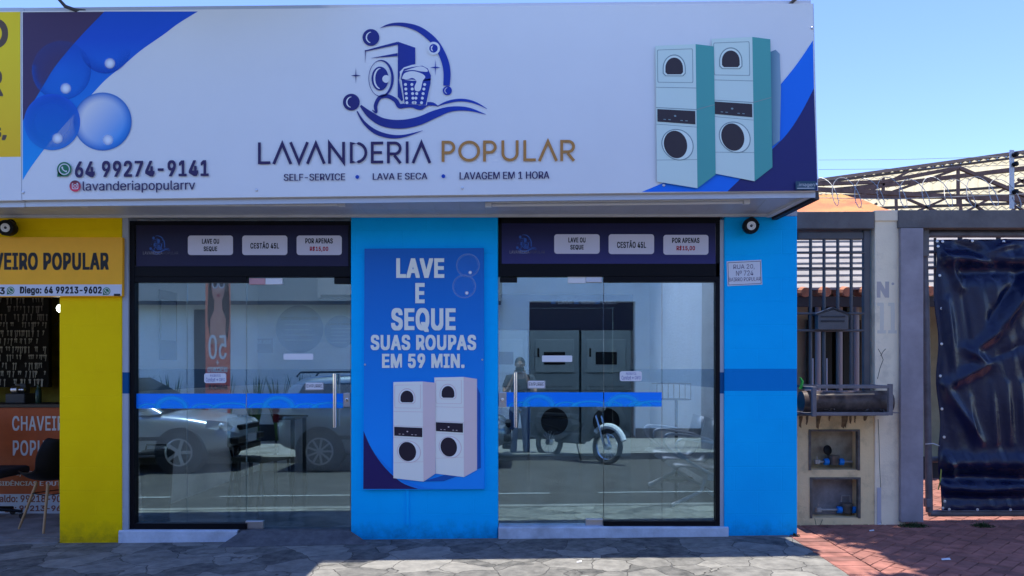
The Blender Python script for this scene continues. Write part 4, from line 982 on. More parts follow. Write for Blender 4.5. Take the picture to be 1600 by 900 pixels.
# ---------------------------------------------------------------- the cream gate wall next door (set back 0.4 m)
NY = .40
M_beam = mat('dark weathered concrete', (.13, .12, .115), .85, var=.35, vscale=3.5, bump=.3, bscale=40, col2=(.20, .185, .175))
M_cream = mat('cream render', (.86, .64, .34), .85, var=.10, vscale=2.2, bump=.3, bscale=60, dirt=.85)
M_creamp = mat('pale pillar render', (.96, .80, .56), .85, var=.06, vscale=3, bump=.25, bscale=60, dirt=.55)
M_post = mat('grey-violet steel post', (.30, .27, .29), .5, var=.2, vscale=4)
M_grille = mat('dark grey gate paint', (.11, .105, .105), .45, var=.15)
M_tubeg = mat('worn grey tube paint', (.16, .15, .16), .4, var=.25, vscale=9)
gw = thing('gate_wall', 'cream gate wall with dark concrete beams, meter niches and a pale pillar', 'wall', (3.1, NY, 0))
xl = LX1 + .003
def nb_box(a, c, d, e, y0, y1, m, name='wall', bev=.006, x0=None, x1=None):
    A, B = W(a, e, y0), W(c, d, y0)
    return MB().box(A.x if x0 is None else x0, B.x if x1 is None else x1, y0, y1, A.z, B.z).build(name, m, gw, bevel=bev)
nb_box(1236, 1366.5, 330.5, 357, NY - .02, NY + .22, M_beam, 'beam', x0=xl)
nb_box(1367, 1403.5, 328.5, 345, NY - .015, NY + .2, M_creamp, 'pillar_head', x1=X(1403.5, NY) - .002)
nb_box(1367, 1414.5, 345.2, 834, NY, NY + .2, M_creamp, 'pillar')
nb_box(1404, 1900, 328, 356, NY - .03, NY + .22, M_beam, 'beam')
nb_box(1407.5, 1443, 356.3, 816, NY - .045, NY - .003, M_post, 'post', .004)
nb_box(1443.2, 1452, 356.3, 400, NY + .03, NY + .1, M_beam, 'post_edge', .003)
nb_box(1806, 1860, 356.3, 834, NY, NY + .2, M_creamp, 'pillar')
# low wall with two meter niches
n1 = (1266, 1342.5, 673, 734); n2 = (1268, 1343.5, 748, 809)
A = lambda a, c, d, e, y1=NY + .2: nb_box(a, c, d, e, NY + .012, y1, M_cream, 'low_wall', 0)
A(1238, 1366, 649, n1[2]); A(1238, n1[0], n1[2] + .01, 834); A(n2[1], 1366, n1[2] + .01, 834); A(n1[0] + .05, n2[1] - .05, n1[3], n2[2]); A(n1[0] + .05, n2[1] - .05, n2[3], 834)
for i, nn in enumerate((n1, n2)):
    a, c, d, e = nn
    nb_box(a - 2, c + 2, d - 2, e + 2, NY + .17, NY + .24, mat('grimy niche back' + str(i), (.36, .33, .24) if i == 0 else (.26, .25, .25), .9, var=.35, vscale=6, dirt=.7), 'niche_back', 0)
    f = MB()
    for q in ((a - 2, a + 1.6, d - 2, e + 1), (c - 2.2, c + 1.5, d - 2, e + 1), (a + 1.7, c - 2.3, d - 2, d + 1.2)): f.pbox(*q, NY + .002, NY + .05)
    f.build('niche_frame', mat('rusty grey niche frame', (.14, .12, .10), .8, var=.4, vscale=14), gw, bevel=.002)
# rust-brown run-off stains under the rack, and soot along the wall foot
st_ = MB()
for k in range(16):
    px = random.uniform(1250, 1362); L = random.uniform(8, 26) * (1.6 if k < 5 else 1); w_ = random.uniform(1.2, 4); n_p = 6
    P = [(px - w_ + random.uniform(-.5, .5), 650 + L * t / n_p) for t in range(n_p)] + [(px + random.uniform(-1, 1), 650 + L)] + [(px + w_ * (1 - t / n_p) + random.uniform(-.5, .5), 650 + L * t / n_p) for t in range(n_p - 1, -1, -1)]
    if 650 + L < 671: st_.flat([W(a, c, NY + .0112 - .00012 * k) for a, c in P])
st_.build('stain', mat('brown run-off stain', (.20, .13, .07), .9, var=.4, vscale=30), gw, recalc=False)
# crack lines and stains keep their own shape
ck = MB()
for P in ([(1372, 655), (1373.5, 690), (1374, 720), (1376, 760), (1375.5, 800), (1377, 818)], [(1371, 592), (1375, 575), (1380, 562), (1376, 552), (1372, 545)], [(1376, 556), (1380, 549), (1384, 545)], [(1273, 810), (1275, 820)], [(1285, 812), (1281, 822)]):
    ck.tube([W(a, c, NY + (.0 if a > 1366 else .012)) for a, c in P], .0026, 5)
ck.build('crack', mat('dark crack', (.05, .04, .03), .95), gw)
nb_box(1370.5, 1377, 762, 824, NY - .006, NY - .0005, mat('pale cement patch', (.52, .48, .50), .9), 'patch', .002)
# worn painted number on the pillar
text('N', 1370, 1389, 440, 465, NY - .001, mat('faded grey stencil', (.53, .47, .42), .9), gw, bold=.03, fat=1.6); MB().lathe(W(1395, 443.5, NY - .001), (0, -1, 0), [(0, .012), (.001, .012)], 14).build('lettering', MATS['faded grey stencil'], gw)
M_fade = mat('very faded blue stencil', (.74, .67, .53), .9)
ss = MB()
for bx in (1371, 1388):
    for q in ((bx + 4, bx + 10, 474, 518), (bx, bx + 13, 516, 521), (bx, bx + 9, 473, 478)): ss.pbox(*q, NY - .0015 - .0002 * len(ss.f) / 6, NY - .0004)
ss.build('lettering', M_fade, gw)

def barx(mb, px0, px1, py, y, r, seg=10): mb.tube([W(px0, py, y), W(px1, py, y)], r, seg)
def barz(mb, px, py0, py1, y, r, seg=10): mb.tube([W(px, py0, y), W(px, py1, y)], r, seg)
gr_ = thing('window_grille', 'dark grey barred grille with a letter box, between the blue pier and the pale pillar', 'grille', W(1300, 650, NY + .06))
yg = NY + .06; f = MB()
f.pbox(1239.5, 1246, 358.5, 650, yg - .02, yg + .03); f.pbox(1349.5, 1361, 358.5, 650, yg - .02, yg + .03); f.pbox(1246.05, 1349.45, 361.5, 374, yg - .02, yg + .03)
f.build('frame', M_grille, gr_, bevel=.012)
for px in (1266.5, 1287.5, 1309, 1330): 
    b = MB(); barz(b, px, 373, 648, yg, .014 if px < 1400 else .02); b.build('bar', M_grille, gr_, smooth=True)
for py in (395, 419, 490, 516.5):
    b = MB(); barx(b, 1245, 1350, py, yg - .012, .0105); b.build('bar', M_grille, gr_, smooth=True)
bx_ = thing('letter_box', 'dark house-shaped letter box hung on the barred grille', 'letter box', W(1301.5, 515, yg - .06))
B = lambda *P: [W(a, c, yg - .10) for a, c in P]
MB().prism(B((1278, 515), (1326, 515), (1326, 491), (1302, 483), (1278, 491)), (0, .075, 0)).build('body', M_grille, bx_, bevel=.004)
MB().prism([W(a, c, yg - .112) for a, c in ((1275, 492.5), (1302, 482), (1329, 492.5), (1329, 490), (1302, 479.5), (1275, 490))], (0, .09, 0)).build('roof', mat('black letter box paint', (.035, .035, .04), .4), bx_)
MB().pbox(1283, 1320, 500, 503, yg - .106, yg - .1005).build('flap', MATS['black letter box paint'], bx_, bevel=.002)
MB().pbox(1283, 1321, 493.5, 495.5, yg - .109, yg - .1005).build('moulding', MATS['black letter box paint'], bx_, bevel=.001)
# rack with a steel drum under the grille
yk = NY - .34
rk = thing('planter_rack', 'dark steel rack holding a horizontal drum below the barred grille', 'rack', W(1310, 650, yk))
f = MB()
sx = lambda p: p
for q in ((1269.5, 1276, 604.5, 651), (1389, 1395.5, 600, 649), (1276.05, 1388.95, 602, 607), (1276.05, 1388.95, 644, 649.5)): f.pbox(*q, yk, yk + .035)
for px, py0, py1 in ((1272, 604, 650), (1392, 602, 648)):
    for py in (py0 + 2.5, py1 - 3):
        a = W(px, py, yk + .036); f.bar(a, Vector((a.x, NY - .001, a.z)), .035, .025)
a, c = W(1246, 603, NY - .03), W(1246, 648, NY - .03)
f.box(a.x, W(1366, 0, NY).x, NY - .04, NY - .005, a.z - .01, a.z + .012); f.box(a.x, W(1366, 0, NY).x, NY - .04, NY - .005, c.z - .01, c.z + .012)
f.build('frame', M_tubeg, rk, bevel=.003)
a, c = W(1252, 628, yk + .18), W(1391, 624, yk + .18)
MB().lathe((a.x, yk + .19, a.z), (1, 0, 0), [(0, .02), (.001, .095), (.06, .10), (c.x - a.x - .02, .10), (c.x - a.x, .095), (c.x - a.x + .001, .02)], 28).build('drum', mat('scuffed brown-black drum', (.085, .062, .055), .4, var=.5, vscale=12, bump=.1), rk, smooth=True)
o = MB().tube([W(1272, 617.5, yk + .055), W(1366, 615.5, yk + .055)], .008, 8).build('cane', mat('pale bamboo', (.42, .34, .24), .6), None, smooth=True); tag(o, 'pale bamboo cane lying across the rack in front of the drum', 'cane')
lv = MB()
for k in range(60):
    x = random.uniform(a.x + .1, c.x - .03); y = yk + random.uniform(.06, .3); z = W(0, 645, yk).z + random.uniform(.0, .02); t = random.uniform(0, 6.3); s_ = random.uniform(.015, .035)
    lv.add([(x - s_ * math.cos(t), y - s_ * math.sin(t), z), (x + .4 * s_ * math.sin(t), y - .4 * s_ * math.cos(t), z + .012), (x + s_ * math.cos(t), y + s_ * math.sin(t), z + .004), (x - .4 * s_ * math.sin(t), y + .4 * s_ * math.cos(t), z + .016)], [(0, 1, 2, 3)])
bt = W(0, 645, yk).z
MB().box(a.x - .02, c.x + .02, yk + .04, NY - .045, bt - .006, bt - .001).build('tray', M_tubeg, rk)
o = lv.build('litter', mat('dry leaf litter', (.11, .09, .08), .9, var=.5, vscale=30), None); tag(o, 'dry leaves and scraps caught under the drum in the rack', 'litter', kind='stuff')
o = MB().tube([W(1251, 608, yk + .25), W(1253.5, 596, yk + .25), W(1250, 590, yk + .25)], [.016, .014, .006], 8).build('green_bottle', mat('green plastic', (.03, .30, .04), .35), None, smooth=True); tag(o, 'small green plastic bottle at the left end of the steel rack', 'bottle')
pa = MB(); A_ = W(1262, 611, yk + .1)
pa.add([W(1258, 612, yk + .28), W(1276, 613, yk + .26), W(1283, 611, yk + .24), W(1268, 607, yk + .26), W(1256, 608, yk + .28)], [(0, 1, 2, 3, 4)])
o = pa.build('paper', mat('crumpled white paper', (.7, .7, .7), .8), None); tag(o, 'crumpled white paper on top of the drum at the left', 'paper')
# water meters
def meter(px, py, y, label, lid, left):
    c = W(px, py, y); r = thing('water_meter', label, 'water meter', c, 'water meters in the wall niches')
    gal = mat('galvanised pipe', (.34, .33, .31), .5, .5, var=.3); bl = mat('blue plastic nut', (.008, .20, .62), .35)
    MB().tube([(c.x - left, y, c.z), (c.x + .17, y, c.z)], .012, 10).build('pipe', gal, r, smooth=True)
    for dx in (-.068, .068): MB().lathe((c.x + dx - .022, y, c.z), (1, 0, 0), [(0, .028), (.004, .032), (.04, .032), (.044, .028)], 14).build('nut', bl, r, smooth=True)
    MB().lathe((c.x, y, c.z - .03), (0, 0, 1), [(0, .03), (.005, .042), (.05, .045), (.06, .052), (.085, .052), (.09, .046)], 20).build('body', mat('dull brass meter', (.16, .15, .13), .45, .5, var=.3), r, smooth=True)
    if lid: MB().lathe((c.x - .055, y + .01, c.z + .105), (.35, -1, .2), [(0, .044), (.008, .046), (.012, .04)], 18).build('lid', M_black, r, smooth=True); MB().tube([(c.x - .04, y + .015, c.z + .06), (c.x - .05, y + .015, c.z + .09)], .012, 8).build('hinge', M_black, r)
    else:
        MB().tube([(c.x - .045, y + .02, c.z + .07), (c.x - .04, y + .02, c.z + .125), (c.x + .035, y + .02, c.z + .125), (c.x + .04, y + .02, c.z + .07)], .007, 6).build('bracket', gal, r)
    MB().box(c.x - left - .01, c.x - left + .035, y - .02, y + .02, c.z - .022, c.z + .022).build('valve', gal, r, bevel=.006); MB().tube([(c.x - left + .012, y, c.z + .02), (c.x - left + .012, y, c.z + .05)], .006, 8).build('valve_stem', gal, r)
meter(1302.5, 721.5, NY + .10, 'water meter with a raised black lid in the upper wall niche', True, .165)
meter(1323, 796.5, NY + .10, 'water meter with bright blue nuts in the lower wall niche', False, .27)

# ---------------------------------------------------------------- sliding gate with tarpaulin
yt = NY + .10
gt = thing('steel_gate', 'tubular steel gate behind the dark blue tarpaulin', 'gate', W(1520, 808, yt))
f = MB(); f.tube([W(1800, 366, yt), W(1453, 366, yt), W(1445.5, 370, yt), W(1443.5, 376, yt), W(1447, 500, yt), W(1452, 800, yt)], .031, 14); f.build('frame', M_tubeg, gt, smooth=True)
f = MB(); f.tube([W(1452, 802, yt), W(1800, 801, yt)], .030, 14); f.build('rail', M_tubeg, gt, smooth=True)
for py, p1 in ((394, 1463), (418, 1463), (718, 1800)):
    f = MB(); barx(f, 1448, p1, py, yt + .0, .014 if py < 600 else .026); f.build('bar', M_tubeg, gt, smooth=True)
f = MB(); barz(f, 1461, 372, 470, yt + .05, .012); f.build('bar', M_tubeg, gt, smooth=True)
for px in (1500, 1560, 1640):
    f = MB(); barz(f, px, 370, 800, yt + .03, .02); f.build('bar', M_tubeg, gt, smooth=True)
f = MB().pbox(1448, 1456, 780, 793, yt - .04, yt + .02); f.build('hinge', M_tubeg, gt, bevel=.004)
# the tarpaulin: a cloth sheet with real folds, tied by eyelets
tp = thing('tarpaulin', 'glossy dark blue tarpaulin with folds, laced to the steel gate', 'tarpaulin', W(1540, 798, yt - .06))
nx, nz = 180, 200; vs = []
yp = yt - .065
def seg_d(px, py, a, b):
    ax, ay = a; bx, by = b; t = max(0, min(1, ((px - ax) * (bx - ax) + (py - ay) * (by - ay)) / ((bx - ax) ** 2 + (by - ay) ** 2)))
    return math.hypot(px - ax - t * (bx - ax), py - ay - t * (by - ay)), t
creases = [((1612, 430), (1550, 520), 13, .055), ((1550, 520), (1520, 545), 9, .03), ((1595, 425), (1545, 500), 8, -.03), ((1472, 390), (1500, 450), 8, .03), ((1478, 470), (1490, 600), 7, .022), ((1500, 440), (1515, 560), 6, -.012), ((1470, 600), (1530, 690), 9, .03), ((1505, 545), (1535, 568), 9, .032), ((1535, 568), (1590, 540), 9, -.03), ((1480, 600), (1580, 545), 10, .03), ((1470, 400), (1540, 410), 9, .025), ((1540, 395), (1600, 372), 8, .02), ((1500, 380), (1560, 415), 10, -.022), ((1470, 710), (1500, 760), 8, .02), ((1545, 600), (1552, 690), 6, .014), ((1568, 600), (1572, 690), 7, .016), ((1590, 600), (1594, 700), 6, .012), ((1510, 620), (1520, 700), 6, .012), ((1600, 560), (1640, 480), 12, .04), ((1640, 420), (1700, 600), 12, .03)]
for j in range(nz + 1):
    for i in range(nx + 1):
        u, v = i / nx, j / nz
        lx = 1460 + 9 * v + 2.5 * math.sin(v * 21); px = lx + (1790 - lx) * u; py = 373 + (797 - 373) * v + (2.5 * abs(math.sin(px * .05)) if j == 0 else 0)
        h = 0
        for a, b, s_, am in creases:
            d, t = seg_d(px, py, a, b)
            if d < s_ * 3: h += am * (1.1 * math.exp(-(d / s_) ** 2) + .5 * math.exp(-d / (s_ * .45))) * (.35 + .65 * math.sin(math.pi * min(1, max(0, t * .9 + .05))))
        h += .045 * math.exp(-((py - 722) / 13) ** 2) * (1 + .2 * math.sin(px * .06)) - .04 * math.exp(-((py - 748 + 3 * math.sin(px * .03)) / 10) ** 2) + .04 * math.exp(-((py - 762 + 3 * math.sin(px * .04)) / 9) ** 2) - .03 * math.exp(-((py - 778) / 9) ** 2)
        h += -.05 * math.exp(-((py - 425) / 12) ** 2) * (1 / (1 + math.exp(-(px - 1488) / 6))) + .03 * math.exp(-((py - 405) / 10) ** 2)
        bel = math.sin(math.pi * min(1, v * 1.0)) ** .7 * math.sin(math.pi * min(1, max(0, u * 1.1))) ** .6
        h += .05 * bel + .006 * math.sin(px * .11 + py * .02) * bel + .004 * math.sin(px * .23 - py * .05)
        edge = min(1, u / .03, v / .025, (1 - v) / .025)
        vs.append(W(px, py, yp) + Vector((0, -h * max(.12, edge), 0)))
mb = MB().add(vs, [(j * (nx + 1) + i, j * (nx + 1) + i + 1, (j + 1) * (nx + 1) + i + 1, (j + 1) * (nx + 1) + i) for j in range(nz) for i in range(nx)])
M_tarp = mat('dark blue tarpaulin', (.0025, .008, .040), .26, var=.15, vscale=3, bump=.5, bscale=12, spec=.42)
o = mb.build('sheet', M_tarp, tp, smooth='all')
m = o.modifiers.new('solid', 'SOLIDIFY'); m.thickness = .003
for px, py in ((1464, 377), (1472.5, 377.5), (1465.5, 385), (1519, 376.5), (1568, 377.5), (1468, 430.5), (1471, 482), (1471, 537.5), (1469, 587.5), (1471.5, 639), (1475, 683), (1482.5, 717.5), (1476, 783.5), (1473, 794), (1483, 796), (1527, 797 - .5), (1578.5, 796.5)):
    MB().lathe(W(px, py, yp - .012), (0, -1, 0), [(0, .0125), (.004, .0125), (.005, .008), (.003, .005)], 12).build('eyelet', M_steel, tp)
o = MB().tube([W(1468, 712, yp + .03), W(1470, 720, yp), W(1470.5, 735, yp - .01), W(1469, 752, yp), W(1466, 765, yp + .02)], .006, 7).build('tie_cord', mat('yellow-green cord', (.30, .36, .08), .7), None, smooth=True); tag(o, 'yellow-green cord tying the lower left of the blue tarpaulin', 'cord')
o = MB().tube([W(1446, 694, yp + .03), W(1458, 693, yp), W(1469, 697, yp)], .005, 7).build('tie_cord', mat('white cord', (.6, .6, .6), .7), None, smooth=True); tag(o, 'white cord tying the blue tarpaulin to the gate tube', 'cord')
M_weed = mat('dark weed leaf', (.035, .06, .018), .7, var=.4, vscale=20)
def weeds(px, py, y, wx, n, label):
    c = W(px, py, y); mb = MB()
    for k in range(n):
        t = random.uniform(0, 6.28); q = random.random() ** .6; x = c.x + wx * q * math.cos(t); yy_ = y + .08 * q * math.sin(t); z = G(x, yy_); L = random.uniform(.015, .05) * (1.2 - q); a = random.uniform(0, 6.28); w_ = .007
        dx, dy = math.cos(a), math.sin(a)
        mb.add([(x - dy * w_, yy_ + dx * w_, z), (x + dy * w_, yy_ - dx * w_, z), (x + dx * L * .8, yy_ + dy * L * .8, z + L)], [(0, 1, 2)])
    o = mb.build('weed_clump', M_weed, None); tag(o, label, 'weeds', 'weeds along the gate')
weeds(1427, 822, NY - .09, .13, 260, 'dark weed clump at the foot of the steel gate post'); weeds(1536, 821, .28, .10, 200, 'dark weed clump on the bricks in front of the tarpaulin')
weeds(1243, 836, -.02, .04, 30, 'tiny dark weed at the corner of the blue pier')

for px, py, w_, lab in ((1478, 880, .035, 'small white paper scrap on the red bricks'), (1362, 836, .022, 'tiny white paper scrap by the cream pillar'), (1374, 826, .015, 'tiny pale crumb of paper at the wall foot'), (905, 878, .02, 'tiny pale paper scrap on the sunlit slabs')):
    D_ = CAMZ / ((py - CY) / F); x, y = (px - CX) / F * D_, CAMY + D_; z = G(x, y) + .003; mb = MB()
    mb.add([(x - w_, y - w_ * .3, z), (x + w_ * .8, y - w_ * .5, z + .004), (x + w_, y + w_ * .4, z + .012), (x - w_ * .7, y + w_ * .5, z + .005)], [(0, 1, 2), (0, 2, 3)])
    o = mb.build('paper_scrap', MATS['crumpled white paper'], None); tag(o, lab, 'paper', 'paper scraps on the pavement')

# ---------------------------------------------------------------- razor wire, electric fence, wires
M_wire = mat('galvanised wire', (.42, .42, .41), .5, .4)
P = []; x = X(1285, NY + .1); rz = .185; zb = Z(328, NY + .1) + .012; n = 0
x1_ = X(1760, NY + .1); pitch = .205
tot = int((x1_ - x) / pitch * 22)
for k in range(tot):
    t = 2 * math.pi * k / 22; P.append((x + pitch * k / 22 + .05 * math.sin(t), NY + .1 + .09 * math.cos(t * 1.0 + .4), zb + .15 + .15 * math.cos(t) + .012 * math.sin(k * .13)))
r = thing('razor_wire', 'coiled razor wire along the top of the gate wall', 'razor wire', (X(1450, NY), NY + .1, zb))
MB().tube(P, .0034, 5).build('coil', M_wire, r, smooth=True)
MB().tube([W(1275, 309, NY + .1), W(1400, 311, NY + .1), W(1600, 303, NY + .1), W(1760, 300, NY + .1)], .0035, 5).build('strand', M_wire, r)
bb = MB()
for k in range(0, tot, 4):
    p = Vector(P[k]); bb.bar(p + Vector((-.014, 0, .012)), p + Vector((.014, 0, -.012)), .005, .002)
bb.build('barb', M_wire, r)['kind'] = 'stuff'
fp = thing('fence_post', 'white electric fence post with three black insulators on the gate wall', 'post', W(1582, 325, NY + .12))
MB().pbox(1578.5, 1585, 234, 326, NY + .11, NY + .125).build('post', mat('white enamel post', (.66, .70, .74), .4), fp, bevel=.002)
for py in (243, 258, 301): MB().lathe(W(1582.5, py, NY + .108), (.25, -1, .1), [(0, .012), (.01, .022), (.02, .014), (.03, .024), (.045, .022), (.05, .008)], 14).build('insulator', M_black, fp, smooth=True)
for p0, p1, lab in (((1279, 250), (1584, 244), 'upper thin electric wire against the sky'), ((1279, 265), (1584, 258), 'lower thin electric wire against the sky')):
    a, c = W(p0[0], p0[1], NY + 2.2), W(p1[0], p1[1], NY + .1)
    o = MB().tube([a, a.lerp(c, .5) - Vector((0, 0, .012)), c, c + (c - a) * .5], .0022, 5).build('electric_wire', mat('thin grey wire', (.25, .27, .3), .5), None); tag(o, lab, 'wire')

# ---------------------------------------------------------------- house and sheds behind the gate wall
M_clad = mat('pale fibre-cement sheet', (.27, .25, .235), .8, var=.15, vscale=4, dirt=.3)
hs_ = thing('back_house', 'dark veranda house with a striped sheet roof, seen through the grille', 'house', (6, 4.2, 0))
# veranda roof of lapped sheets sloping to the camera
e0 = Z(455, 3.2); e1 = Z(345, 5.6)
mb = MB(); rows = 13
for k in range(rows):
    t0 = k / rows; t1 = (k + 1.12) / rows
    y0 = 3.2 + 2.4 * t0; y1 = 3.2 + 2.4 * t1; z0 = e0 + (e1 - e0) * t0 + .035; z1 = e0 + (e1 - e0) * t1
    mb.add([(2.5, y0, z0), (13, y0, z0 + .1), (13, y1, z1 + .1), (2.5, y1, z1), (2.5, y0, z0 - .03), (13, y0, z0 + .07), (13, y1, z1 + .07), (2.5, y1, z1 - .03)], [(0, 1, 2, 3), (7, 6, 5, 4), (0, 4, 5, 1), (1, 5, 6, 2), (2, 6, 7, 3), (3, 7, 4, 0)])
mb.build('roof', M_clad, hs_)
mb = MB()
for k in range(40):
    x = 2.5 + k * .26; mb.lathe((x, 3.08, e0 - .035 + .0095 * (x - 2.5)), (0, 1, .12), [(0, .06), (.3, .075)], 10)
mb.build('eave_tile', mat('orange clay tile', (.42, .17, .09), .8, var=.3), hs_)
MB().box(2.5, 13, 3.12, 3.2, e0 - .20, e0 - .075).build('eave_beam', mat('dark eave timber', (.05, .045, .042), .8), hs_)
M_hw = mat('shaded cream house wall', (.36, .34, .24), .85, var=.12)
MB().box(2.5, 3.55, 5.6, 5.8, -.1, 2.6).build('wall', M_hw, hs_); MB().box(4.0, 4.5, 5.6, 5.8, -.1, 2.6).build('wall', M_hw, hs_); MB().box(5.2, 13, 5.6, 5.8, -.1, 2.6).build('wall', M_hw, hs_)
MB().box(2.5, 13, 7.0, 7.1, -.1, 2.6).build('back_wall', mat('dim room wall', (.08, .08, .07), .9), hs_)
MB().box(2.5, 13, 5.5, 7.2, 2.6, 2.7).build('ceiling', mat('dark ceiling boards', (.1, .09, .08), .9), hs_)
for px0, px1 in ((1262, 1300), (1318, 1345), (1352, 1362)):
    MB().pbox(px0, px1, 500, 640, 5.5, 5.55).build('door', mat('almost black door', (.012, .012, .014), .5), hs_)
for px in (1278, 1312, 1338):
    MB().tube([W(px, 470, 3.3), W(px, 660, 3.3)], .035, 10).build('post', mat('pale veranda post', (.30, .29, .27), .6), hs_, smooth=True)
MB().tube([W(1292, 560, 2.2), W(1292, 670, 2.2)], .008, 8).build('pole', mat('white rod', (.6, .6, .6), .5), hs_); MB().tube([W(1270, 560, 2.2), W(1270, 670, 2.2)], .008, 8).build('pole', MATS['white rod'], hs_)

M_big = mat('beige corrugated roofing', (.46, .41, .27), .7, var=.08, vscale=1.5)
bs = thing('big_shed', 'beige corrugated shed roof behind dark lattice trusses, right of the sign', 'shed', (8, 9, 3))
def on(px, py, y): return W(px, py, y)
q = [on(1180, 350, 8.2), on(2250, 355, 8.2), on(2250, 150, 12.5), on(1180, 298, 12.5)]
# corrugations run down the slope
mb = MB(); n = 150; vs = []
for i in range(n + 1):
    t = i / n; a = q[0].lerp(q[1], t); b = q[3].lerp(q[2], t); h = .03 * math.cos(i * math.pi)
    vs += [a + Vector((0, 0, h)), b + Vector((0, 0, h))]
mb.add(vs, [(2 * i, 2 * i + 2, 2 * i + 3, 2 * i + 1) for i in range(n)]); mb.build('roof', M_big, bs)
f = MB()
for t in (.22, .45, .68, .9): f.bar(q[0].lerp(q[3], t) + Vector((0, -.05, .05)), q[1].lerp(q[2], t) + Vector((0, -.05, .05)), .05, .05)
f.build('sheet_seam', mat('dark purlin', (.05, .04, .04), .7), bs)
MB().bar(q[3] + Vector((0, -.02, .03)), q[2] + Vector((0, -.02, .03)), .12, .08).build('ridge', mat('brown ridge cap', (.16, .12, .11), .7), bs)
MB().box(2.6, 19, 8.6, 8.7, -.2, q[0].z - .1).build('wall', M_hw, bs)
M_tr = mat('dark rusty steel', (.13, .078, .065), .7, var=.3)
def truss(y, label, bot, top, webs):
    r = thing('roof_truss', label, 'truss', W(1400, 330, y), 'lattice trusses behind the gate wall')
    mb = MB().bar(W(*bot[0], y), W(*bot[1], y), .055, .07); mb.build('bottom_chord', M_tr, r)
    mb = MB()
    for a, c in zip(top[:-1], top[1:]): mb.bar(W(*a, y), W(*c, y), .055, .055)
    mb.build('top_chord', M_tr, r)
    for a, c in webs: MB().bar(W(*a, y + .0), W(*c, y + .0), .04, .04).build('web', M_tr, r)
    return r
truss(6.2, 'dark lattice truss nearest the gate wall, with a rising top bar', ((1240, 294), (1700, 318)), [(1270, 288), (1380, 284), (1498, 262), (1630, 318)], [((1497, 262), (1497, 322)), ((1380, 278), (1380, 304)), ((1382, 304), (1496, 264)), ((1500, 264), (1588, 300)), ((1345, 306), (1420, 268)), ((1330, 300), (1280, 296))])
truss(7.2, 'second dark lattice truss beyond the first, level along its lower bar', ((1240, 307), (1800, 307.5)), [(1240, 338), (1800, 336)], [((1370, 318), (1352, 330)), ((1418, 311), (1476, 336)), ((1476, 311), (1420, 336)), ((1500, 308), (1502, 336)), ((1510, 311), (1545, 336)), ((1545, 311), (1500, 336)), ((1400, 308), (1401, 336)), ((1570, 311), (1610, 336)), ((1610, 311), (1570, 336)), ((1590, 280), (1650, 310)), ((1560, 300), (1640, 262))])
MB().bar(W(1330, 296, 7.2), W(1640, 258, 7.2), .06, .07).build('brace', M_tr, bs)
# peach awning behind the beam
aw = thing('shade_canopy', 'peach and yellow striped cloth canopy behind the dark beam, beside the sign', 'canopy', W(1310, 330, 2.0))
a, b_, c, d = W(1200, 336, 1.3), W(1408, 333, 1.3), W(1318, 303.5, 2.6), W(1262, 304, 2.6)
nxx = 24; vs = []
for j in range(9):
    for i in range(nxx + 1):
        t = i / nxx; v = j / 8; p = a.lerp(b_, t).lerp(d.lerp(c, t), v); vs.append(p + Vector((0, 0, -.05 * math.sin(math.pi * t) * math.sin(math.pi * v) + .01 * math.sin(t * 40 + v * 9))))
M_peach = mat('peach striped cloth', (.46, .12, .06), .8, col2=(.52, .26, .08), vscale=1.6)
MB().add(vs, [(j * (nxx + 1) + i, j * (nxx + 1) + i + 1, (j + 1) * (nxx + 1) + i + 1, (j + 1) * (nxx + 1) + i) for j in range(8) for i in range(nxx)]).build('cloth', M_peach, aw, smooth='all')
pm = MB()
for v in (a, b_): pm.tube([Vector((max(v.x, 2.5) , v.y, 0)), Vector((max(v.x, 2.5), v.y, v.z - .01))], .02, 8)
pm.build('pole', M_grille, aw)
print('p4 ok')
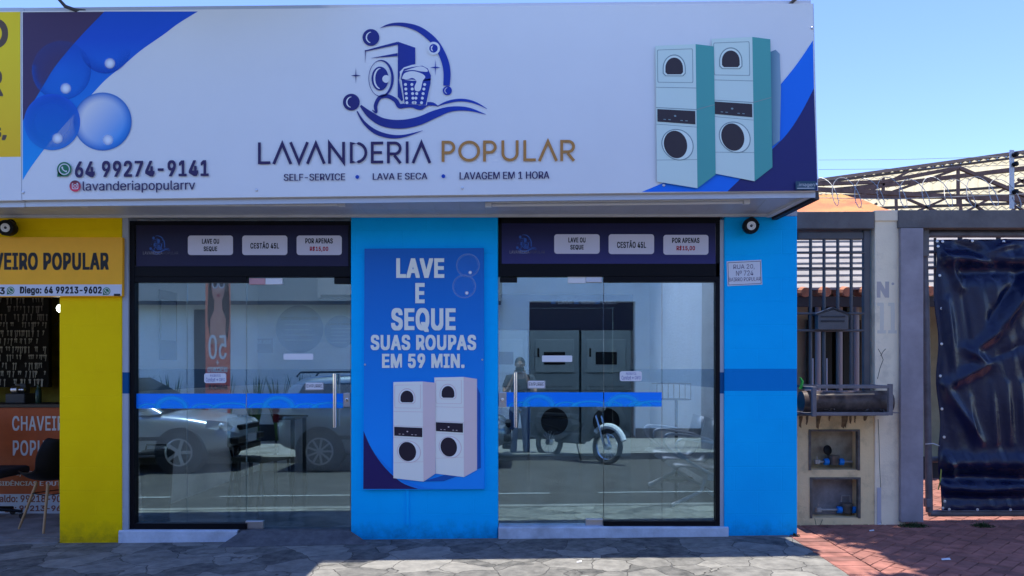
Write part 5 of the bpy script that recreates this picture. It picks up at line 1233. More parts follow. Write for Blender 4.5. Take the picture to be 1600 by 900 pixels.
# ---------------------------------------------------------------- laundry interior
M_mach = mat('dark grey machine enamel', (.20, .28, .32), .35, var=.06)
M_machd = mat('machine dark glass', (.015, .017, .02), .08)
FZ = .046
def stacked(x0, wd, yf, num, label):
    r = thing('stacked_dryer', label, 'washing machine', (x0 + wd / 2, yf, FZ), 'stacked machines along the back wall')
    x1 = x0 + wd; h = 2.0; g_ = .006
    MB().box(x0 + g_, x1 - g_, yf, yf + .75, FZ, FZ + h * .52).build('washer_body', M_mach, r, bevel=.008)
    MB().box(x0 + g_, x1 - g_, yf, yf + .75, FZ + h * .523, FZ + h).build('dryer_body', M_mach, r, bevel=.008)
    cx = (x0 + x1) / 2
    MB().box(x0 + .09, x1 - .09, yf - .02, yf - .002, FZ + 1.33, FZ + 1.86).build('dryer_door', mat('machine door enamel', (.24, .33, .37), .3), r, bevel=.03)
    MB().box(cx - .17, cx + .17, yf - .026, yf - .0205, FZ + 1.46, FZ + 1.66).build('dryer_window', M_machd, r, bevel=.004)
    MB().box(x0 + .13, x0 + .16, yf - .045, yf - .0205, FZ + 1.58, FZ + 1.72).build('door_grip', M_black, r, bevel=.006)
    MB().box(x0 + .12, x1 - .22, yf - .012, yf - .001, FZ + .905, FZ + 1.02).build('control_panel', M_machd, r, bevel=.003)
    MB().box(x1 - .17, x1 - .05, yf - .012, yf - .001, FZ + .89, FZ + 1.03).build('number_plate', M_machd, r, bevel=.003)
    vs = MB(); s_px = lambda x: CX + x / (yf - CAMY) * F; s_py = lambda z: CY - (z - CAMZ) / (yf - CAMY) * F
    text(num, s_px(x1 - .145), s_px(x1 - .075), s_py(FZ + 1.01), s_py(FZ + .91), yf - .014, mat('machine pale print', (.45, .47, .5), .4), r, bold=.03, fat=.3)
    text('MÁXIMO 45 LITROS POR LAVAGEM', s_px(x0 + .12), s_px(x1 - .12), s_py(FZ + 1.125), s_py(FZ + 1.10), yf - .002, MATS['machine dark glass'], r)
    MB().lathe((cx, yf - .001, FZ + .56), (0, -1, 0), [(0, .31), (.02, .31), (.03, .29), (.03, .22)], 36).build('door_ring', mat('machine ring', (.22, .30, .34), .25), r, smooth=True)
    MB().lathe((cx, yf - .031, FZ + .56), (0, -1, 0), [(0, .215), (.012, .21), (.014, .17), (.004, .11), (.003, .02)], 32).build('door_glass', M_machd, r, smooth=True)
x_ = -.70
for k, (num, lab) in enumerate((('1', 'grey stacked dryer and washer at the inner left of the right glazing'), ('2', 'grey stacked dryer and washer marked 2 behind the right glass door'), ('3', 'grey stacked dryer and washer marked 3, next to the white wall'))):
    stacked(x_ + .82 * k, .80, 5.7, num, lab)
wp = thing('wall_panel', 'dark blue header panel above the stacked machines', 'panel', (.5, 5.7, 2.1))
MB().box(-.70, 1.77, 5.72, 6.49, 2.055, 2.62).build('panel', mat('dark navy panel', (.012, .018, .05), .5), wp)
for s_, a, c in (('LAVE', 872, 894), ('SEQUE', 908, 930), ('CURTA', 941, 963)):
    text(s_, a, c, 470, 475, 5.715, mat('panel pale print', (.35, .40, .5), .5), wp, bold=.02, fat=.2)
    MB().pbox(a - 11, a - 4, 470, 475, 5.712, 5.718).build('icon', mat('panel blue print', (.05, .16, .4), .5), wp)
ac = thing('air_conditioner', 'white air conditioner high on the inner wall behind the left glass door', 'air conditioner', (X(540, 3.8), 3.99, Z(466, 3.8)))
a, c = W(494, 467, 3.76), W(600, 434, 3.76)
MB().box(a.x, c.x, 3.77, 3.995, a.z, c.z).build('case', M_plastic_white, ac, bevel=.025); MB().box(a.x + .06, c.x - .06, 3.755, 3.772, a.z + .02, a.z + .055).build('louvre', M_black, ac, bevel=.004)
M_post_b = mat('pale blue poster print', (.16, .26, .45), .5)
def roundposter(px, py, r, title, lines, label):
    o = thing('round_poster', label, 'poster', W(px, py + r, 3.985), 'round posters on the inner wall'); c = W(px, py, 3.99)
    MB().lathe((c.x, 3.995, c.z), (0, -1, 0), [(0, r * 10.5 / F), (.008, r * 10.5 / F)], 48).build('disc', M_post_b, o)
    text(title, px - r * .78, px + r * .78, py - r * .52, py - r * .38, 3.985, mat('poster deep print', (.03, .05, .14), .5), o, bold=.03, fat=.25)
    b = MB()
    for k in range(lines): b.pbox(px - r * .62, px + r * random.uniform(.3, .75), py - r * .22 + k * r * .22, py - r * .16 + k * r * .22, 3.9845, 3.9855)
    b.build('text_block', mat('poster pale print', (.4, .46, .56), .5), o)
roundposter(468, 514, 37, 'COMO FUNCIONA EM 4 PASSOS', 4, 'large round blue poster on the inner wall, titled in capitals')
roundposter(532, 518, 25, 'LAVE E SEQUE', 5, 'smaller round blue poster right of the large round one')
sg = thing('pay_sign', 'grey PAGUE AQUI sign on the inner wall behind the left door', 'sign', W(408, 550, 3.985))
MB().pbox(391, 426, 529, 551, 3.985, 3.995).build('panel', mat('grey sign print', (.22, .26, .36), .5), sg); text('PAGUE AQUI', 393, 424, 531, 537.5, 3.982, mat('pale sign print', (.55, .58, .62), .5), sg, bold=.03, fat=.3)
ph = thing('phone_poster', 'tall dark phone-shaped notice on the left inner wall', 'poster', (-3.598, 1.3, 1.6))
def side_box(y0, y1, z0, z1, x0, x1, name, m, bev=.0): return MB().box(x0, x1, y0, y1, z0, z1).build(name, m, ph, bevel=bev)
side_box(1.12, 1.50, 1.52, 2.22, -3.597, -3.582, 'frame', mat('notice dark blue', (.03, .05, .12), .4), .004); side_box(1.15, 1.47, 1.72, 2.12, -3.582, -3.579, 'sheet', mat('notice pale', (.45, .5, .58), .5))
def cantina(loc, rz, label):
    r = thing('visitor_chair', label, 'chair', loc, 'black visitor chairs inside the laundry'); r.rotation_euler.z = rz
    MB().box(-.22, .22, -.21, .22, .43, .47).build('seat', M_black, r, local=True, bevel=.03)
    b = MB().box(-.22, .22, .24, .262, .58, .88); b.build('backrest', M_black, r, local=True, bevel=.018)
    for sx in (-.2, .2):
        MB().tube([(sx, -.24, 0), (sx * .95, -.18, .43)], .0125, 8).build('leg', M_navyframe, r, local=True, smooth=True)
        MB().tube([(sx, .27, 0), (sx * .95, .20, .43), (sx * .95, .25, .60), (sx * .95, .255, .8)], .0125, 8).build('leg', M_navyframe, r, local=True, smooth=True)
    return r
cantina((-2.72, 1.55, FZ), R(155), 'black visitor chair facing the street, nearer the left glass door'); cantina((-3.02, 2.3, FZ), R(200), 'black visitor chair behind the other one, by the dark table')
tb = thing('table', 'narrow dark table against the inner wall behind the left glazing', 'table', (-3.2, 3.3, FZ))
MB().box(-3.58, -2.8, 3.0, 3.6, .80, .83).build('tabletop', mat('dark table laminate', (.05, .04, .035), .4), tb, bevel=.004)
for x in (-3.54, -2.84):
    for y in (3.04, 3.56): MB().box(x - .02, x + .02, y - .02, y + .02, FZ, .798).build('leg', M_navyframe, tb)
bn = thing('waste_bin', 'tall brown waste bin with a black lid inside the left glazing', 'bin', (-3.38, .62, FZ))
MB().lathe((-3.38, .62, FZ), (0, 0, 1), [(0, .105), (.01, .115), (.55, .145), (.58, .15)], 24).build('body', mat('brown plastic bin', (.045, .025, .018), .45, var=.2), bn, smooth=True)
MB().lathe((-3.38, .62, FZ + .581), (0, 0, 1), [(0, .155), (.03, .155), (.05, .12), (.055, .10)], 24).build('lid', M_black, bn, smooth=True)
MB().tube([(-3.48, .62, FZ + .63), (-3.47, .62, FZ + .68), (-3.29, .62, FZ + .68), (-3.28, .62, FZ + .63)], .008, 8).build('handle', M_black, bn, smooth=True)
# chrome waiting bench along the right wall
M_bs = mat('pale polished bench tube', (.80, .81, .83), .25, .25)
be = thing('waiting_bench', 'chrome airport-style waiting bench along the right inner wall', 'bench', (1.85, 1.9, FZ))
MB().box(1.80, 1.86, .95, 2.9, FZ + .30, FZ + .36).build('beam', M_bs, be, bevel=.004)
for y in (1.2, 2.6):
    MB().tube([(1.50, y - .02, FZ + .02), (1.60, y, FZ + .06), (1.80, y, FZ + .16), (1.84, y, FZ + .30)], .022, 10).build('leg', M_bs, be, smooth=True)
    MB().tube([(2.12, y, FZ + .02), (1.98, y, FZ + .08), (1.84, y, FZ + .18)], .020, 10).build('leg', M_bs, be, smooth=True)
M_perf = mat('perforated steel seat', (.30, .31, .33), .35, .8)
for k in range(3):
    y0 = .98 + k * .64; n = 9; vs = []
    prof = [(1.50, .40), (1.54, .43), (1.75, .41), (1.92, .39), (1.98, .44), (2.06, .72), (2.09, .84)]
    for x, z in spline([(p[0], p[1], 0)[:2] + (0, 0) for p in prof], 4) if False else prof: vs += [(x, y0, FZ + z), (x, y0 + .56, FZ + z)]
    o = MB().add(vs, [(2 * i, 2 * i + 1, 2 * i + 3, 2 * i + 2) for i in range(len(prof) - 1)]).build('seat', M_perf, be, smooth='all'); m = o.modifiers.new('solid', 'SOLIDIFY'); m.thickness = .012
for k in range(4):
    y = .955 + k * .64
    MB().tube(spline([(1.86, y, FZ + .36), (1.66, y, FZ + .46), (1.52, y, FZ + .58), (1.50, y, FZ + .66), (1.58, y, FZ + .70), (1.90, y, FZ + .66), (2.02, y, FZ + .62)], 5), .014, 8).build('armrest', M_bs, be, smooth=True)
st = thing('basket_stand', 'black wire basket stand on a pole inside the right glazing', 'stand', (1.95, 3.2, FZ))
MB().tube([(1.95, 3.2, FZ), (1.95, 3.2, 1.05)], .02, 10).build('pole', M_black, st, smooth=True); MB().lathe((1.95, 3.2, FZ), (0, 0, 1), [(0, .2), (.02, .2), (.03, .03)], 20).build('base', M_black, st)
f = MB()
for z in (1.05, 1.25):
    for a, c in (((1.68, 3.05), (2.1, 3.05)), ((2.1, 3.05), (2.1, 3.4)), ((2.1, 3.4), (1.68, 3.4)), ((1.68, 3.4), (1.68, 3.05))): f.bar((*a, z), (*c, z), .012, .012)
for k in range(7): f.bar((1.68 + .07 * k, 3.05, 1.05), (1.68 + .07 * k, 3.05, 1.25), .008, .008); f.bar((1.68 + .07 * k, 3.05, 1.05), (1.68 + .07 * k, 3.4, 1.05), .006, .006)
f.build('basket', M_black, st)

# ---------------------------------------------------------------- the other side of the street (seen in the glass)
def RX(px, yv): return (px - CX) / F * (yv - CAMY)          # reflected point at virtual depth yv
OY = -9.2
M_stucco = mat('white rough stucco', (.86, .86, .85), .9, var=.06, vscale=1.5, bump=.9, bscale=18, dirt=.15)
ow = thing('street_wall', 'tall white stucco wall across the street with a dark base', 'wall', (4.5, OY, -.1))
gx0, gx1, gz = (827 - CX) / F * 15.7, (994 - CX) / F * 15.7, 2.83
for a_, c_, z0_ in ((-.4, gx0, -.2), (gx1, 11, -.2), (gx0 + .001, gx1 - .001, gz)): MB().box(a_, c_, OY - .25, OY, z0_, 4.6).build('wall', M_stucco, ow)
M_dk = mat('dark garage interior', (.02, .02, .022), .9)
MB().box(gx0, gx1, OY - 4, OY - 3.9, -.2, 3).build('garage_back', M_dk, ow)
for a_ in (gx0 - .1, gx1): MB().box(a_, a_ + .1, OY - 3.89, OY - .251, -.2, 3).build('garage_side', M_dk, ow)
MB().box(gx0, gx1, OY - 3.89, OY - .251, 3.0, 3.1).build('garage_ceiling', M_dk, ow); MB().box(gx0, gx1, OY - 3.89, OY - .05, -.2, .06).build('garage_floor', M_dk, ow)
for a_, c_ in ((-.4, gx0), (gx1, 11)): MB().box(a_, c_, OY + .002, OY + .03, -.2, .22).build('base_band', mat('dark base paint', (.05, .05, .055), .8), ow)
oh = thing('white_house', 'low white house across the street under a dark sheet roof', 'house', (-6.5, OY - .5, -.1))
MB().box(-14, -.403, OY - 4, OY, -.2, 2.885).build('wall', M_stucco, oh); MB().box(-14, -.403, OY - 4, OY - 3.8, 2.886, 4.45).build('wall', M_stucco, oh); MB().box(-14, -.403, OY + .002, OY + .03, -.2, .30).build('base_band', MATS['dark base paint'], oh)
mb = MB().add([(-14.3, OY + .45, 2.72), (-.41, OY + .45, 2.72), (-.41, OY - 4.3, 4.6), (-14.3, OY - 4.3, 4.6), (-14.3, OY + .45, 2.80), (-.41, OY + .45, 2.80), (-.41, OY - 4.3, 4.68), (-14.3, OY - 4.3, 4.68)], [(0, 1, 2, 3), (7, 6, 5, 4), (0, 4, 5, 1), (1, 5, 6, 2), (2, 6, 7, 3), (3, 7, 4, 0)]); mb.build('roof', mat('slate grey sheet roof', (.05, .055, .065), .7), oh)
MB().box(-6.72, -6.05, OY + .003, OY + .04, .05, 2.66).build('door', mat('dark street door', (.05, .05, .06), .5), oh)
up = thing('utility_pole', 'round concrete utility pole across the street', 'pole', (3.35, -7.0, -.1))
MB().lathe((3.35, -7.0, -.1), (0, 0, 1), [(0, .17), (9, .11)], 20).build('shaft', mat('weathered pole concrete', (.38, .37, .35), .85, var=.2, vscale=5, bump=.4), up, smooth=True)
MB().box(2.4, 4.3, -7.06, -6.94, 8.0, 8.12).build('crossarm', mat('grey timber', (.2, .17, .14), .8), up)
for x in (2.5, 3.0, 3.8, 4.2): MB().lathe((x, -7.0, 8.12), (0, 0, 1), [(0, .03), (.06, .05), (.12, .03)], 12).build('insulator', mat('brown porcelain', (.12, .05, .03), .3), up, smooth=True)
bnr = thing('street_banner', 'tall red discount banner with a woman in sunglasses across the street', 'banner', (RX(340, 7.6), -7.5, 0))
bx0, bx1, by_ = RX(321, 7.6), RX(359, 7.6), -7.48
MB().box(bx0, bx1, by_ - .03, by_, .10, 3.25).build('panel', gradmat('banner print', 'Z', .4, (.80, .055, .025), 2.6, (.85, .22, .11)), bnr); MB().box(bx0 - .04, bx1 + .04, by_ - .12, by_ + .06, -.1, .095).build('base', M_black, bnr)
bw_ = bx1 - bx0; bcx = (bx0 + bx1) / 2; BY = [by_]
def bp(name, poly, m):
    BY[0] += .0008; b = MB(); b.add([(bcx + u * bw_, BY[0], z) for u, z in poly], [tuple(t) for t in tessellate_polygon([[Vector((u, z, 0)) for u, z in poly]])]); return b.build(name, m, bnr, recalc=False)
M_hair = mat('banner hair print', (.06, .02, .015), .5); M_skinp = mat('banner skin print', (.66, .27, .18), .5); M_wp = mat('banner white print', (.78, .72, .70), .5)
bp('portrait', [(-.38, 3.22), (.42, 3.22), (.47, 2.7), (.48, 2.3), (.40, 1.95), (.25, 2.2), (-.1, 2.2), (-.3, 2.0), (-.42, 2.3), (-.4, 2.8)], M_hair)
bp('portrait', ell(.02, 2.93, .27, .27, 24) + [], M_skinp); bp('portrait', [(-.12, 2.72), (.16, 2.72), (.2, 2.5), (.34, 2.35), (.3, 1.9), (-.3, 1.9), (-.3, 2.35), (-.15, 2.5)], M_skinp)
bp('portrait', ell(-.11, 3.0, .13, .09, 20), M_wp); bp('portrait', ell(.16, 3.0, .13, .09, 20), M_wp); bp('portrait', ell(-.11, 3.0, .09, .065, 20), M_hair); bp('portrait', ell(.16, 3.0, .09, .065, 20), M_hair); bp('portrait', ell(.03, 2.78, .07, .03, 16), mat('banner lip print', (.5, .05, .06), .5))
def btext(s_, u0, u1, z0, z1, m):
    vs, fs = glyphs(s_); xa = min(v[0] for v in vs); xb = max(v[0] for v in vs); za = min(v[1] for v in vs); zb_ = max(v[1] for v in vs); BY[0] += .0008; b = MB()
    for k, du in enumerate((-.012, 0, .012)): b.add([(bcx - (u0 + (u1 - u0) * (v[0] - xa) / (xb - xa) + du) * bw_, BY[0] + k * .0004, z0 + (z1 - z0) * (v[1] - za) / (zb_ - za)) for v in vs], fs)
    BY[0] += .001; return b.build('lettering', m, bnr, recalc=False)
btext('50', -.36, .36, 1.62, 2.06, M_wp); btext('+', -.06, .06, 1.52, 1.6, M_wp); btext('DESCONTO', -.4, .4, 1.38, 1.48, M_wp); btext('MARQUE', -.4, .4, 1.05, 1.15, M_hair)
for z in (.55, .80): bp('white_block', [(-.36, z), (.4, z), (.4, z + .16), (-.36, z + .16)], M_wp)
# planting strip along the house
M_leaf = mat('strap leaf green', (.06, .12, .03), .5, var=.4, vscale=9)
for i in range(15):
    x = -8.6 + i * .52 + random.uniform(-.12, .12)
    if -6.8 < x < -6.0 or x > -.7: continue
    mb = MB(); y = OY + .28 + random.uniform(-.06, .1)
    for k in range(26):
        a = random.uniform(0, 6.28); L = random.uniform(.8, 1.38); sp_ = random.uniform(.05, .3); w_ = .022; p = [Vector((x + sp_ * t * t * math.cos(a) + .05 * math.cos(a), y + .6 * sp_ * t * t * math.sin(a) + .04 * math.sin(a), L * t)) for t in (0, .35, .7, .9, 1)]
        vs = []
        for t, q in zip((1, 1, .8, .45, .03), p): vs += [q + Vector((-math.sin(a) * w_ * t, math.cos(a) * w_ * t, 0)), q - Vector((-math.sin(a) * w_ * t, math.cos(a) * w_ * t, 0))]
        mb.add(vs, [(2 * j, 2 * j + 1, 2 * j + 3, 2 * j + 2) for j in range(4)])
    o = mb.build('strap_leaf_plant', M_leaf, None); tag(o, 'clump of upright green strap leaves along the white house across the street', 'plant', 'strap-leaf plants across the street')

# ---- cars
def car(label, loc, rz, paint, estate):
    r = thing('parked_car', label, 'car', loc, 'cars parked across the street'); r.rotation_euler = (0, -.0104, rz)
    L = 3.62 if estate else 3.95; h = 1.46; wd = .83
    # stations from tail (x=0) to nose: x, bottom, belt, half width, bonnet-line crown
    if estate: st_ = [(0, .42, .86, .70), (.06, .30, .93, .77), (.5, .22, .94, .82), (1.2, .2, .93, .83), (2.2, .2, .90, .83), (2.9, .21, .86, .81), (3.3, .25, .78, .76), (3.52, .3, .66, .66), (3.62, .38, .58, .50)]
    else: st_ = [(0, .42, .84, .66), (.08, .30, .92, .76), (.6, .22, .95, .82), (1.4, .2, .94, .83), (2.4, .2, .92, .83), (3.0, .2, .88, .82), (3.5, .22, .80, .78), (3.8, .26, .70, .68), (3.95, .36, .60, .50)]
    mb = MB(); n = 11; vs = []
    for x, zb, zt, hw in st_:
        sec = [(-hw * .86, zb), (-hw * .97, zb + .12), (-hw, (zb + zt) / 2), (-hw * .985, zt - .06), (-hw * .90, zt), (0, zt + .045)]
        sec = sec + [(-a, c) for a, c in sec[-2::-1]]
        vs += [(x, a, c) for a, c in sec]
    fs = [(i * n + k, i * n + k + 1, (i + 1) * n + k + 1, (i + 1) * n + k) for i in range(len(st_) - 1) for k in range(n - 1)]
    fs += [(i * n + n - 1, i * n, (i + 1) * n, (i + 1) * n + n - 1) for i in range(len(st_) - 1)]
    fs += [tuple(range(n)), tuple((len(st_) - 1) * n + k for k in range(n - 1, -1, -1))]
    mb.add(vs, fs); mb.build('body', paint, r, smooth='all', sub=2, local=True)
    # cabin
    if estate: prof = [(.05, .93), (.22, 1.36), (.5, 1.44), (1.3, 1.47), (2.0, 1.42), (2.75, .88)]
    else: prof = [(.10, .92), (.45, 1.34), (.8, 1.44), (1.4, 1.47), (1.95, 1.41), (2.85, .90)]
    mb = MB(); vs = []; m_ = 5
    for x, z in prof:
        hw = .80 - max(0, z - .9) * .33
        for t in (-1, -.85, 0, .85, 1): vs.append((x, hw * t, z + (.03 if t == 0 else (.02 if abs(t) < 1 else 0))))
    for x, z in prof:
        for t in (-1, 1): vs.append((x, .80 * t, .86))
    N = len(prof)
    fs = [(i * 5 + k, i * 5 + k + 1, (i + 1) * 5 + k + 1, (i + 1) * 5 + k) for i in range(N - 1) for k in range(4)]
    b0 = N * 5
    for i in range(N - 1): fs += [(i * 5, (i + 1) * 5, b0 + 2 * (i + 1), b0 + 2 * i), (i * 5 + 4, b0 + 2 * i + 1, b0 + 2 * (i + 1) + 1, (i + 1) * 5 + 4)]
    mb.add(vs, fs); mb.build('roof', paint, r, smooth='all', sub=1, local=True)
    def hwz(z): return .815 - max(0, z - .9) * .33
    def win(name, P, s):
        b = MB(); b.prism([(x, s * (hwz(z) + .012), z) for x, z in P], (0, -s * .02, 0)); b.build(name, M_carglass, r, local=True)
    for s in (1, -1):
        if estate:
            win('window', [(.28, 1.0), (.92, .98), (.92, 1.33), (.45, 1.33)], s); win('window', [(1.0, .98), (1.62, .96), (1.62, 1.35), (1.0, 1.34)], s); win('window', [(1.7, .96), (2.5, .95), (2.05, 1.33), (1.7, 1.35)], s)
        else:
            win('window', [(.42, 1.0), (1.15, .98), (1.15, 1.35), (.72, 1.33)], s); win('window', [(1.23, .98), (2.55, .97), (1.98, 1.34), (1.23, 1.36)], s)
        for wx in ((.72, L - .80) if estate else (.78, L - .80)):
            c = (wx, s * .70, .30)
            MB().lathe((wx, s * .60, .31), (0, s, 0), [(0, .37), (.245, .37), (.248, .33)], 32).build('wheel_arch', M_blackrub, r, local=True, smooth=True)
            wh = MB().lathe((wx, s * .66, .30), (0, s, 0), [(0, .24), (.01, .295), (.03, .305), (.16, .305), (.195, .29), (.2, .22), (.17, .215)], 32).build('wheel', M_blackrub, r, local=True, smooth=True)
            rm = MB().lathe((wx, s * .80, .30), (0, s, 0), [(0, .215), (.05, .215), (.055, .19), (.02, .18), (.01, .03)], 32)
            ns = 5 if not estate else 9
            for k in range(ns):
                a = 2 * math.pi * k / ns; rm.bar((wx + .04 * math.cos(a), s * .845, .30 + .04 * math.sin(a)), (wx + .2 * math.cos(a), s * .855, .30 + .2 * math.sin(a)), .05 if ns == 5 else .03, .018, up=(0, 1, 0))
            rm.lathe((wx, s * .84, .30), (0, s, 0), [(0, .05), (.025, .045)], 14); rm.build('rim', mat('alloy rim', (.55, .55, .56), .3, .8), wh, local=True, smooth=True)
        dx = 1.62 if estate else 2.0
        MB().box(dx - .3, dx - .12, s * .835, s * .86, .80, .83).build('door_handle', M_black if not estate else paint, r, local=True, bevel=.008)
        MB().box(.6, L - .7, s * .832, s * .85, .48, .54).build('side_moulding', M_black, r, local=True, bevel=.006)
        MB().box(L - 1.45, L - 1.28, s * .80, s * 1.0, .93, 1.05).build('mirror', paint, r, local=True, bevel=.03)
        hl = MB().prism([(L - .42, s * .775, .66), (L - .12, s * .66, .60), (L - .06, s * .60, .66), (L - .14, s * .62, .74), (L - .40, s * .76, .78)], (0, -s * .05, .0)).build('headlight', mat('clear headlight', (.25, .27, .3), .05, coat=1), r, local=True)
        MB().ball((L - .2, s * .70, .69), .045, .03, .045).build('reflector', mat('lamp reflector', (.8, .8, .8), .15, .6), hl, local=True, smooth='all')
        MB().box(-.01, .10, s * .68, s * .795, .74, 1.0).build('taillight', mat('red lamp glass', (.12, .008, .012), .15, coat=.3), r, local=True, bevel=.02)
    MB().box(L - .10, L + .02, -.62, .62, .40, .50).build('bumper_strip', M_black, r, local=True, bevel=.02)
    MB().box(L - .08, L + .015, -.40, .40, .60, .68).build('grille', M_black, r, local=True, bevel=.015)
    MB().box(L - .12, L + .012, -.5, .5, .27, .36).build('air_intake', M_black, r, local=True, bevel=.02)
    MB().box(L + .021, L + .03, -.20, .20, .39, .51).build('number_plate', mat('grey plate', (.5, .5, .5), .4), r, local=True); MB().box(-.03, -.018, -.2, .2, .55, .67).build('number_plate', MATS['grey plate'], r, local=True)
    b = MB().add([(2.86 if not estate else 2.76, -.66, .93), (2.86 if not estate else 2.76, .66, .93), (2.03, .58, 1.405), (2.03, -.58, 1.405)], [(0, 1, 2, 3)]); o = b.build('windscreen', M_carglass, r, local=True); o.location = (.03, 0, .035)
    if estate:
        for s in (1, -1):
            MB().tube([(.3, s * .56, 1.44), (.36, s * .56, 1.51), (1.95, s * .56, 1.51), (2.02, s * .56, 1.44)], .016, 8).build('roof_rail', M_black, r, local=True, smooth=True)
    return r
M_silver = mat('silver car paint', (.50, .52, .54), .28, .75, coat=.7); M_greyblue = mat('grey-blue car paint', (.24, .29, .34), .28, .7, coat=.7)
cyc = -5.95
car('silver hatchback parked across the street with its nose to the right', (RX(366, 5.35) - 3.95, cyc, G(-6, -4) + .005), 0, M_silver, False)
car('grey-blue estate car with roof rails parked ahead of the silver one', (RX(428, 5.3), cyc, G(-2, -4) + .005), 0, M_greyblue, True)

# ---- motorcycle: shade over its body and rear is put in as black colour
mo = thing('motorcycle', 'motorcycle with white front mudguard at the far kerb, body blackened to stand for shade', 'motorcycle', (.90, -6.15, G(1, -4)))
mo.rotation_euler = (R(6), 0, R(42))
def wheel(x, rim_m):
    w_ = MB().tube([(x + .25 * math.cos(a), 0, .29 + .25 * math.sin(a)) for a in [2 * math.pi * k / 32 for k in range(32)]], .042, 10, closed=True).build('wheel', M_blackrub, mo, local=True, smooth=True)
    MB().tube([(x + .21 * math.cos(a), 0, .29 + .21 * math.sin(a)) for a in [2 * math.pi * k / 32 for k in range(32)]], .018, 8, closed=True).build('rim', rim_m, w_, local=True, smooth=True)
    s = MB()
    for k in range(18):
        a = 2 * math.pi * k / 18; s.bar((x, .02 * (-1) ** k, .29), (x + .21 * math.cos(a), 0, .29 + .21 * math.sin(a)), .005, .005)
    s.lathe((x, -.05, .29), (0, 1, 0), [(0, .05), (.1, .05)], 14); s.build('spokes', M_steel, w_, local=True)
wheel(-.60, M_black); wheel(.62, M_chrome); M_wf = mat('white fairing', (.75, .75, .73), .3, coat=.5)
for s in (-.075, .075): MB().tube([(.62, s, .29), (.40, s, .78)], .02, 8).build('fork', M_chrome, mo, local=True, smooth=True)
MB().tube([(.62 + .33 * math.cos(R(a)), 0, .29 + .33 * math.sin(R(a))) for a in range(20, 150, 13)], .05, 8).build('mudguard', M_wf, mo, local=True, smooth=True)
MB().prism([(.42, -.13, .80), (.36, -.13, .98), (.26, -.13, .92), (.22, -.13, .60), (.05, -.13, .36), (.18, -.13, .34), (.34, -.13, .52)], (0, .26, 0)).build('leg_shield', M_black, mo, local=True, bevel=.03)
MB().box(-.42, .12, -.10, .10, .30, .48).build('engine', mat('engine metal darkened as shade', (.03, .03, .03), .5), mo, local=True, bevel=.03)
MB().prism([(-.86, -.11, .70), (-.75, -.11, .60), (-.15, -.11, .50), (.0, -.11, .62), (-.1, -.11, .70)], (0, .22, 0)).build('tail_fairing', M_black, mo, local=True, bevel=.03)
MB().box(-.80, -.08, -.13, .13, .71, .79).build('seat', M_black, mo, local=True, bevel=.03)
MB().tube([(.34, -.34, 1.02), (.38, -.2, 1.0), (.37, 0, .97), (.38, .2, 1.0), (.34, .34, 1.02)], .013, 8).build('handlebar', M_chrome, mo, local=True, smooth=True)
for s in (-1, 1):
    MB().tube([(.36, s * .24, 1.01), (.37, s * .27, 1.18)], .006, 6).build('mirror_stem', M_black, mo, local=True); MB().lathe((.37, s * .28, 1.2), (-1, 0, 0), [(0, .05), (.02, .045)], 14).build('mirror', M_black, mo, local=True)
MB().ball((.45, 0, .92), .07, .09, .07).build('headlight', mat('clear headlight', (.5, .5, .5), .1), mo, local=True, smooth='all')
MB().tube([(-.1, -.12, .3), (-.05, -.2, .02)], .012, 6).build('side_stand', M_black, mo, local=True)

# ---- the photographer, standing at the far kerb with a phone held up
pe = thing('person', 'person in a dark polo shirt and blue jeans holding up a phone across the street', 'person', (-.03, -6.78, G(0, -6.3)))
def skinned(name, verts, edges, m, parent, sub=2, root=0):
    me = bpy.data.meshes.new(name); me.from_pydata([v[:3] for v in verts], edges, []); me.materials.append(m)
    o = bpy.data.objects.new(name, me); COL.objects.link(o); o.parent = parent
    sk = o.modifiers.new('skin', 'SKIN'); sk.use_smooth_shade = True
    if not me.skin_vertices: me.skin_vertices.new()
    for i, v in enumerate(verts):
        d = me.skin_vertices[0].data[i]; rr = v[3]; d.radius = rr if isinstance(rr, tuple) else (rr, rr); d.use_root = (i in (root if isinstance(root, (list, tuple)) else [root]))
    b = o.modifiers.new('subsurf', 'SUBSURF'); b.levels = sub; b.render_levels = sub
    return o
M_skin = mat('tan skin', (.33, .18, .11), .55); M_polo = mat('charcoal polo cloth', (.028, .028, .032), .85, var=.2); M_jean = mat('blue denim', (.06, .10, .20), .85, var=.25, vscale=14); M_hairp = mat('black hair', (.012, .010, .010), .6)
g0 = 0.0
V = [(0, 0, .93, (.15, .10)), (0, .0, 1.10, (.145, .095)), (0, 0, 1.28, (.17, .105)), (0, 0, 1.40, (.15, .09)), (0, .01, 1.47, .055), (0, .025, 1.53, .053)]
E_ = [(0, 1), (1, 2), (2, 3), (3, 4), (4, 5)]
for s in (-1, 1):
    b0 = len(V)
    V += [(s * .19, 0, 1.39, .062), (s * .27, .09, 1.17, .048), (s * .235, .16, 1.135, .043), (s * .105, .215, 1.42, .03)]
    E_ += [(3, b0), (b0, b0 + 1), (b0 + 1, b0 + 2), (b0 + 2, b0 + 3)]
    h0 = len(V)
    V += [(s * .095, .22, 1.455, .026), (s * .085, .222, 1.49, .024)]; E_ += [(b0 + 3, h0), (h0, h0 + 1)]
    l0 = len(V)
    V += [(s * .095, 0, .86, .095), (s * .105, .015, .50, .062), (s * .115, -.01, .10, .044), (s * .125, .07, .035, .036), (s * .13, .14, .028, .028)]
    E_ += [(0, l0), (l0, l0 + 1), (l0 + 1, l0 + 2), (l0 + 2, l0 + 3), (l0 + 3, l0 + 4)]
body = skinned('body', V, E_, M_skin, pe)
hd = MB().ball((0, .0, 0), .078, .098, .118, 24, 18)
hv = []
